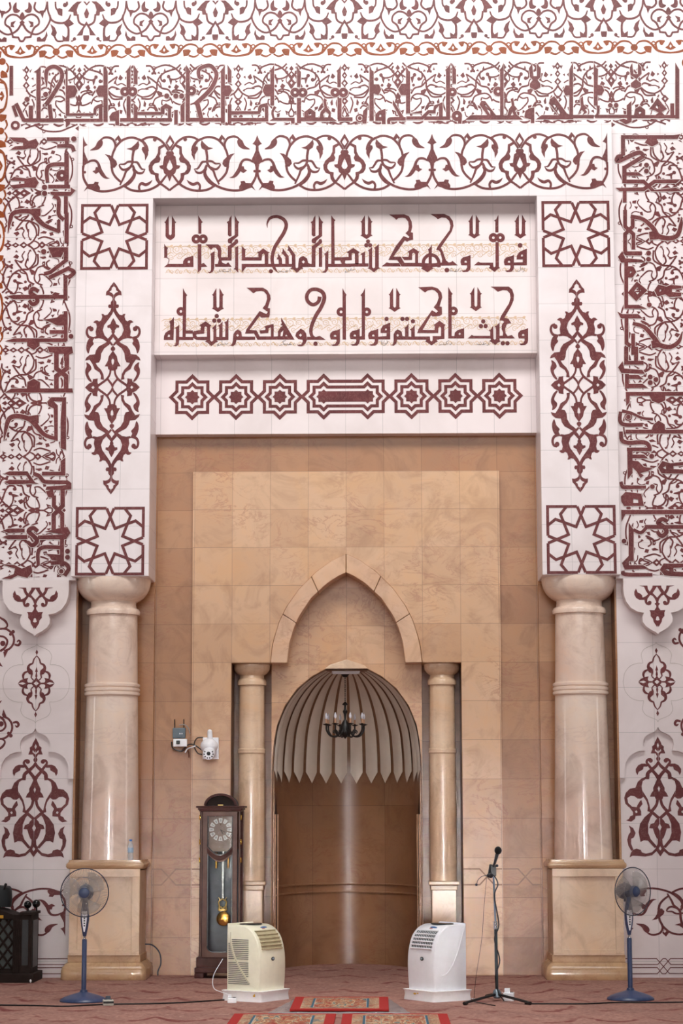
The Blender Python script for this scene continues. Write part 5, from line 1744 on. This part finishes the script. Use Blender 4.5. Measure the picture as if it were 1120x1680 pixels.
bm = NB(); box(bm, (.0, -.025, 0), (.135, .05, .075)); finish(bm, 'body', WHITEP, t, bevel=.006)
bm = NB(); box(bm, (-.018, -.06, .005), (.034, .03, .035)); finish(bm, 'plug', BLACK, t, bevel=.004)
def cable(name, pts, r, mat, label, sm=6, par=None):
    bm = NB(); tube(bm, pts, r, 8, sm)
    if par:
        o = finish(bm, 'cable', mat, smooth=True); o.parent = par; bpy.context.view_layer.update(); o.matrix_parent_inverse = par.matrix_world.inverted(); return o
    return tag(finish(bm, name, mat, smooth=True), label, 'cable')
def wps(L, dy=.02): return [wp(a, b, .61 if a < 314 else .55)+Vector((0, -dy, 0)) for a, b in L]
cable('power_cable', wps([(282, 1217), (283, 1226), (290, 1231), (300, 1232), (306, 1224), (314, 1221), (322, 1224), (329, 1229), (336, 1233)], .03), .006, BLACK, 'thick black cable looping from the socket box to the camera')
cable('camera_cable', wps([(334, 1210), (324, 1211), (319, 1219), (320, 1228), (325, 1236), (332, 1238)], .028), .0055, BLACK, 'black cable curling behind the camera plate')
cable('white_cable', wps([(304, 1235), (308, 1229), (316, 1226), (321, 1224)], .035), .007, WHITEP, 'short white cable between the socket box and the camera')
cable('aerial_cable', wps([(294, 1190), (302, 1189), (309, 1194), (312, 1204)], .025), .005, plain('grey_cable', (150, 140, 130), .5), 'grey cable arching out of the top of the router')
cable('brown_cable', wps([(298, 1231), (305, 1226), (309, 1233), (310, 1243)], .02), .005, plain('brown_cable', (110, 60, 40), .5), 'brown cable hanging below the socket box')

# ------------------------------------------------------------------ chandelier and strip light
ch = Vector((0.0, 1.12, 0)); zt_ = 2.94
cz = U(566, 1200, 1.12)[1]; cxx = U(566, 1195, 1.12)[0]; sc = 21.12/3450
t = thing('chandelier', 'black wrought iron chandelier with candle bulbs hanging in the niche', 'chandelier', (cxx, 1.12, 0))
bm = NB(); lathe(bm, [(0, -.045), (.02, -.04), (.045, -.008), (.047, .012), (0, .012)], (0, 0, NT-.018), 20); finish(bm, 'ceiling_rose', IRON, t, smooth=True)
bm = NB(); z = NT-.06; k = 0
z1 = U(566, 1152, 1.12)[1]
while z > z1:
    rr = Matrix.Rotation(pi/2*(k % 2), 3, 'Z')
    tube(bm, [rr @ Vector((.006*cos(2*pi*i/10), 0, .015*sin(2*pi*i/10)))+Vector((0, 0, z)) for i in range(10)], .0022, 5, closed=True); z -= .022; k += 1
finish(bm, 'chain', IRON, t)
bm = NB(); P = lambda d: cz+d
lathe(bm, [(0, P(.30)), (.012, P(.29)), (.028, P(.272)), (.03, P(.266)), (.010, P(.258)), (.012, P(.22)), (.024, P(.20)), (.014, P(.17)), (.010, P(.12)), (.03, P(.09)), (.05, P(.05)), (.052, P(.0)), (.044, P(-.03)), (.02, P(-.055)), (0, P(-.075))], n=20)
finish(bm, 'stem', IRON, t, smooth=True)
BULB = Nt('candle_bulb_glass', 0.15); BULB.base(BULB.ramp(BULB.noise(BULB.coord(), 20), [(.3, lin((205, 205, 215))), (.7, lin((240, 240, 248)))])); BULB = BULB.m
CAND = plain('candle_tube', (196, 150, 120), .5)
for k in range(8):
    a = 2*pi*k/8+.28; d = Vector((cos(a), sin(a), 0)); R1 = .195
    bm = NB(); tube(bm, [d*.04+Vector((0, 0, P(.02))), d*.09+Vector((0, 0, P(-.045))), d*.15+Vector((0, 0, P(-.045))), d*(R1-.005)+Vector((0, 0, P(.005))), d*R1+Vector((0, 0, P(.06)))], .0085, 8, 5)
    tube(bm, [d*.075+Vector((0, 0, P(-.02))), d*.10+Vector((0, 0, P(.015))), d*.125+Vector((0, 0, P(.0))), d*.115+Vector((0, 0, P(-.02)))], .005, 6, 4)
    arm = finish(bm, 'arm', IRON, t, smooth=True)
    bm = NB(); lathe(bm, [(0, 0), (.012, .0), (.034, .010), (.037, .014), (.012, .012), (.012, .02)], d*R1+Vector((0, 0, P(.058))), 16); finish(bm, 'drip_pan', IRON, arm, smooth=True)
    bm = NB(); lathe(bm, [(.0095, 0), (.0095, .05), (0, .05)], d*R1+Vector((0, 0, P(.072))), 12); finish(bm, 'candle', CAND, arm, smooth=True)
    bm = NB(); lathe(bm, [(.006, 0), (.014, .018), (.013, .034), (.006, .055), (0, .068)], d*R1+Vector((0, 0, P(.12))), 12); finish(bm, 'bulb', BULB, arm, smooth=True)
c = U(567, 1099.5, .9)
t = thing('strip_light', 'short white strip light under the lintel at the niche top', 'lamp', (c[0], .985, NT-.028))
bm = NB(); box(bm, (0, 0, 0), (.27, .03, .018)); finish(bm, 'tube', WHITEP, t, bevel=.004)
bm = NB(); box(bm, (0, .0, .014), (.28, .04, .012)); finish(bm, 'holder', WHITEP, t)

# ------------------------------------------------------------------ bottle on the left pedestal
x, z = U(213.5, 1405, .02)
t = thing('water_bottle', 'small clear water bottle with blue cap at the foot of the left column', 'bottle', (x, .045, 1.104))
bm = NB(); lathe(bm, [(.022, 0), (.027, .005), (.027, .05), (.025, .06), (.027, .07), (.027, .13), (.022, .15), (.012, .168), (.012, .178)], n=20); finish(bm, 'bottle_body', PET, t, smooth=True)
bm = NB(); lathe(bm, [(.0275, .07), (.0275, .115)], n=20); finish(bm, 'paper_label', plain('blue_white_label', (170, 200, 226), .5), t, smooth=True)
bm = NB(); lathe(bm, [(.0135, .175), (.0135, .192), (0, .192)], n=16); finish(bm, 'cap', plain('cap_blue', (60, 130, 210), .4), t, smooth=True)

# ------------------------------------------------------------------ things on the floor
def socket(px, py, w_, d_, h_, mat, label, name='extension_socket', rz=.2, n=2):
    x, y = G(px, py)
    t = thing(name, label, 'socket', (x, y+d_/2, 0), rz)
    bm = NB(); box(bm, (0, 0, h_/2), (w_, d_, h_)); finish(bm, 'body', mat, t, bevel=.006)
    bm = NB()
    for i in range(n): lathe(bm, [(.0, .004), (.013, .004), (.016, 0)], ((i-(n-1)/2)*w_/n*.9, 0, h_), 14)
    finish(bm, 'outlet', DGREY, t)
    return t
s1 = socket(176, 1650, .085, .09, .045, plain('cream_socket', (206, 202, 190), .4), 'cream extension socket on the carpet beside the left fan base')
bm = NB(); box(bm, (0, -.046, .026), (.084, .004, .016)); finish(bm, 'dark_band', BLACK, s1)
bm = NB(); box(bm, (0, .01, .058), (.04, .04, .03)); finish(bm, 'plug', plain('blue_grey_plug', (70, 80, 96), .4), s1, bevel=.006)
s2 = socket(380, 1646, .075, .06, .042, WHITEP, 'white extension socket on the carpet left of the cream air conditioner', rz=.05)
bm = NB(); box(bm, (-.02, 0, .056), (.03, .03, .026)); finish(bm, 'plug', WHITEP, s2, bevel=.004)
s3 = socket(835, 1643, .09, .08, .07, WHITEP, 'white plug adapter block on the carpet behind the tripod', rz=-.15)
bm = NB(); box(bm, (-.012, 0, .086), (.045, .045, .035)); finish(bm, 'plug', WHITEP, s3, bevel=.004)
def gp_(px, py, z=.006): x, y = G(px, py); return Vector((x, y, z))
cable('floor_cable', [gp_(a, b) for a, b in ((-10, 1650), (60, 1651), (110, 1652), (172, 1649), (240, 1648), (300, 1646), (345, 1643), (378, 1641))], .006, BLACK, 'long dark cable lying on the carpet at the left')
cable('white_lead', [Vector((-.93, -2.47, .075)), Vector((-.98, -2.47, .09)), Vector((-1.045, -2.42, .12)), Vector((-1.055, -2.31, .21)), Vector((-.985, -2.235, .34))], .0026, WHITEP, 'thin white cord from the floor socket up to the cream air conditioner')
cable('white_lead', [gp_(771, 1640, .012), gp_(780, 1641, .01), gp_(796, 1638, .01), gp_(812, 1634, .01), gp_(824, 1636, .04)], .004, WHITEP, 'thin white cord between the white air conditioner and the adapter block')
cable('dark_lead', [gp_(771, 1643, .006), gp_(785, 1646, .006), gp_(800, 1649, .006), gp_(812, 1651, .006)], .004, BLACK, 'thin dark cord behind the white air conditioner')
cable('right_cable', [gp_(a, b) for a, b in ((860, 1648), (905, 1648), (960, 1648), (1010, 1646), (1075, 1646), (1135, 1645))], .006, BLACK, 'long dark cable lying on the carpet at the right')
cable('wall_cable', [Vector((-1.95, .52, .30)), Vector((-1.86, .50, .29)), Vector((-1.79, .48, .22)), Vector((-1.775, .47, .12)), Vector((-1.80, .46, .05)), Vector((-1.80, .45, .008))], .007, BLACK, 'black cable drooping from behind the left pedestal')
x, y = G(45, 1612)  # two small white objects of unknown kind
for i, (dx, dy) in enumerate(((0, 0), (.035, -.03))):
    bm = NB(); lathe(bm, [(0, 0), (.012, .002), (.016, .018), (.012, .034), (0, .038)], (x+dx, y+dy, 0), 12)
    tag(finish(bm, 'crumpled_tissue', FOAM, smooth=True), ['tiny crumpled white tissue on the carpet in front of the dark lectern, nearer the wall', 'tiny crumpled white tissue on the carpet in front of the dark lectern, nearer the viewer'][i], 'tissue')

# ------------------------------------------------------------------ rugs
def rugmat(name, x0, x1, y0, y1):
    n = Nt(name, .95); k = n.coord(); sp = n.n('ShaderNodeSeparateXYZ'); n.l(k, sp.inputs[0])
    def m(op, a, b=None):
        x = n.n('ShaderNodeMath', operation=op)
        for i, v in enumerate((a, b)):
            if v is None: continue
            if hasattr(v, 'is_linked'): n.l(v, x.inputs[i])
            else: x.inputs[i].default_value = v
        return x.outputs[0]
    dx = m('SUBTRACT', (x1-x0)/2, m('ABSOLUTE', m('SUBTRACT', sp.outputs[0], (x0+x1)/2)))
    dy = m('SUBTRACT', (y1-y0)/2, m('ABSOLUTE', m('SUBTRACT', sp.outputs[1], (y0+y1)/2)))
    d = m('MINIMUM', dx, dy)
    mp = n.n('ShaderNodeMapping'); mp.inputs['Scale'].default_value = (1, .3, 1); n.l(k, mp.inputs[0]); km = mp.outputs[0]
    nz = n.noise(km, 17, 3, 1.2)
    field = n.ramp(nz, [(.34, lin((150, 52, 44))), (.43, lin((196, 142, 104))), (.50, lin((120, 64, 50))), (.56, lin((214, 178, 140))), (.66, lin((90, 112, 112)))])
    nz2 = n.noise(km, 11, 2, .8)
    field = n.mix(n.ramp(nz2, [(.55, (0, 0, 0)), (.62, (.7, .7, .7))]), field, lin((152, 58, 46)))
    border = n.ramp(d, [(0.0, lin((168, 34, 30))), (.075, lin((168, 34, 30))), (.08, lin((190, 160, 130))), (.155, lin((150, 120, 100))), (.16, lin((54, 92, 110))), (.175, lin((54, 92, 110))), (.18, (1, 1, 1))])
    sel = n.ramp(d, [(.176, (0, 0, 0)), (.18, (1, 1, 1))])
    c = n.mix(sel, border, field)
    bs = n.ramp(d, [(.078, (0, 0, 0)), (.082, (.6, .6, .6)), (.155, (.6, .6, .6)), (.158, (0, 0, 0))])
    c = n.mix(bs, c, field)
    n.base(c); n.bump(n.noise(k, 240, 2), .5, .005)
    return n.m
def rug(name, x0, x1, y0, y1, h, label, z=0):
    bm = NB(); box(bm, ((x0+x1)/2, (y0+y1)/2, z+h/2), (x1-x0, y1-y0, h))
    return tag(finish(bm, name, rugmat(name+'_weave', x0, x1, y0, y1), bevel=.004), label, 'rug')
bm = NB(); N_ = 14; g = []
for i in range(N_+1):
    row = []
    for j in range(N_+1):
        y = -3.44+1.42*j/N_; x = (-1+2*i/N_)*(.55-.17*j/N_)
        row.append(bm.verts.new((x, y, .005+.002*sin(i*2.3+j*1.7)+.003*random.random())))
    g.append(row)
for A, B in zip(g, g[1:]):
    for j in range(N_): bm.faces.new((A[j], B[j], B[j+1], A[j+1]))
ps = finish(bm, 'plastic_sheet', SHEET, smooth=True); m = ps.modifiers.new('s', 'SOLIDIFY'); m.thickness = .002
tag(ps, 'clear crinkled plastic sheet under the small rug', 'sheet')
rug('prayer_mat', -.385, .385, -3.33, -2.18, .016, 'small red bordered prayer rug on the plastic sheet before the niche', .0125)
rug('prayer_rug', -.80, -.02, -4.9, -3.52, .014, 'red bordered prayer rug at the left of the bottom edge')
rug('prayer_rug', .03, .83, -4.9, -3.52, .014, 'red bordered prayer rug at the right of the bottom edge')

# ------------------------------------------------------------------ dark lectern at the left edge with bag and microphones
t = thing('wooden_lectern', 'dark carved wooden lectern with lattice front at the left edge', 'lectern', (-3.19, -.08, 0)); t.scale = (1, 1, .82)
bm = NB(); box(bm, (0, 0, .05), (.66, .52, .10)); finish(bm, 'plinth', WOODL, t, bevel=.006)
bm = NB(); box(bm, (0, .03, .40), (.56, .40, .62)); finish(bm, 'body', WOODL, t, bevel=.004)
bm = NB(); prism(bm, [(-.29, .70), (.13, .70), (.13, .745), (.06, .775), (.0, .80), (-.08, .815), (-.16, .80), (-.29, .76)], -.215, .2); finish(bm, 'arched_top', WOODL, t, bevel=.004)
for x in (-.27, .165):
    bm = NB(); box(bm, (x+.0, -.195, .42), (.08, .06, .66))
    for i in range(4): box(bm, (x-.026+.0175*i, -.228, .40), (.009, .012, .58))
    finish(bm, 'fluted_post', WOODL, t, bevel=.002)
bm = NB(); box(bm, (.245, -.02, .40), (.10, .42, .70)); box(bm, (.25, -.02, .76), (.12, .46, .03)); finish(bm, 'side_wing', WOODL, t, bevel=.004)
bm = NB(); box(bm, (.298, -.02, .42), (.006, .26, .52)); box(bm, (.24, -.232, .44), (.055, .006, .50)); finish(bm, 'wing_panel', BLACK, t)
bm = NB(); box(bm, (-.055, -.172, .42), (.37, .008, .54)); finish(bm, 'panel_backing', plain('lattice_backing', (70, 76, 74), .6), t)
bm = NB(); y = -.182
for i in range(-3, 8):
    for s in (-1, 1):
        a = Vector((-.24+.09*i, 0, .15)); b = a+Vector((.54*s*.62, 0, .54))
        # clip to panel
        p0, p1 = (a, b)
        pts = [p0+(p1-p0)*q/24 for q in range(25)]
        pts = [p for p in pts if -.235 < p.x < .125]
        if len(pts) > 1: tube(bm, [Vector((p.x, y, p.z)) for p in pts], .011, 6)
finish(bm, 'lattice', WOODL, t)
bm = NB(); box(bm, (-.035, -.219, .725), (.135, .006, .034)); finish(bm, 'yellow_label', plain('label_yellow', (206, 150, 30), .5), t)
t = thing('black_bag', 'black soft bag standing on the dark lectern', 'bag', (-3.32, -.02, .678))
bm = NB(); rows = []
for z, kx_, dz in ((0, 1, 0), (.05, 1.03, 0), (.15, 1.0, 0), (.185, .97, 0), (.20, .9, 0)):
    row = []
    for i in range(24):
        a = 2*pi*i/24; cx_, cy_ = cos(a), sin(a)
        q = (abs(cx_)**4+abs(cy_)**4)**-.25
        row.append(bm.verts.new((.185*kx_*cx_*q, .10*kx_*cy_*q, z+(.02*(-cx_*q) if z > .1 else 0)+.006*sin(3*a))))
    rows.append(row)
for A, B in zip(rows, rows[1:]):
    for i in range(24): bm.faces.new((A[i], A[(i+1) % 24], B[(i+1) % 24], B[i]))
bm.faces.new(rows[0]); bm.faces.new(rows[-1]); finish(bm, 'bag_body', plain('black_cloth', (16, 22, 26), .6), t, smooth=True)
bm = NB(); tube(bm, [(.13, -.09, .16), (.145, -.1, .2), (.152, -.1, .215)], [.010, .014, .010], 8); finish(bm, 'zip_pull', BLACK, t, smooth=True)
bm = NB(); box(bm, (.035, -.104, .075), (.035, .004, .014)); box(bm, (.05, -.104, .066), (.012, .004, .016)); finish(bm, 'white_patch', WHITEP, t)
for i, (px_, py_, r) in enumerate(((45.5, 1486.5, .036), (59.5, 1485, .038))):
    x, z = U(px_, py_, -.1)
    t = thing('lectern_microphone', ['black ball shaped microphone on the lectern, nearer the bag', 'black ball shaped microphone on the lectern, nearer the fan'][i], 'microphone', (x, -.1, z+.014))
    bm = NB(); sphere(bm, (0, 0, 0), r, 20); finish(bm, 'ball', plain('gloss_black', (10, 11, 13), .08) if 'gloss_black' not in bpy.data.materials else bpy.data.materials['gloss_black'], t, smooth=True)
    bm = NB(); tube(bm, [(0, .01, -r*.8), (0, .03, .626-z)], .008, 8); finish(bm, 'stem', BLACK, t, smooth=True)
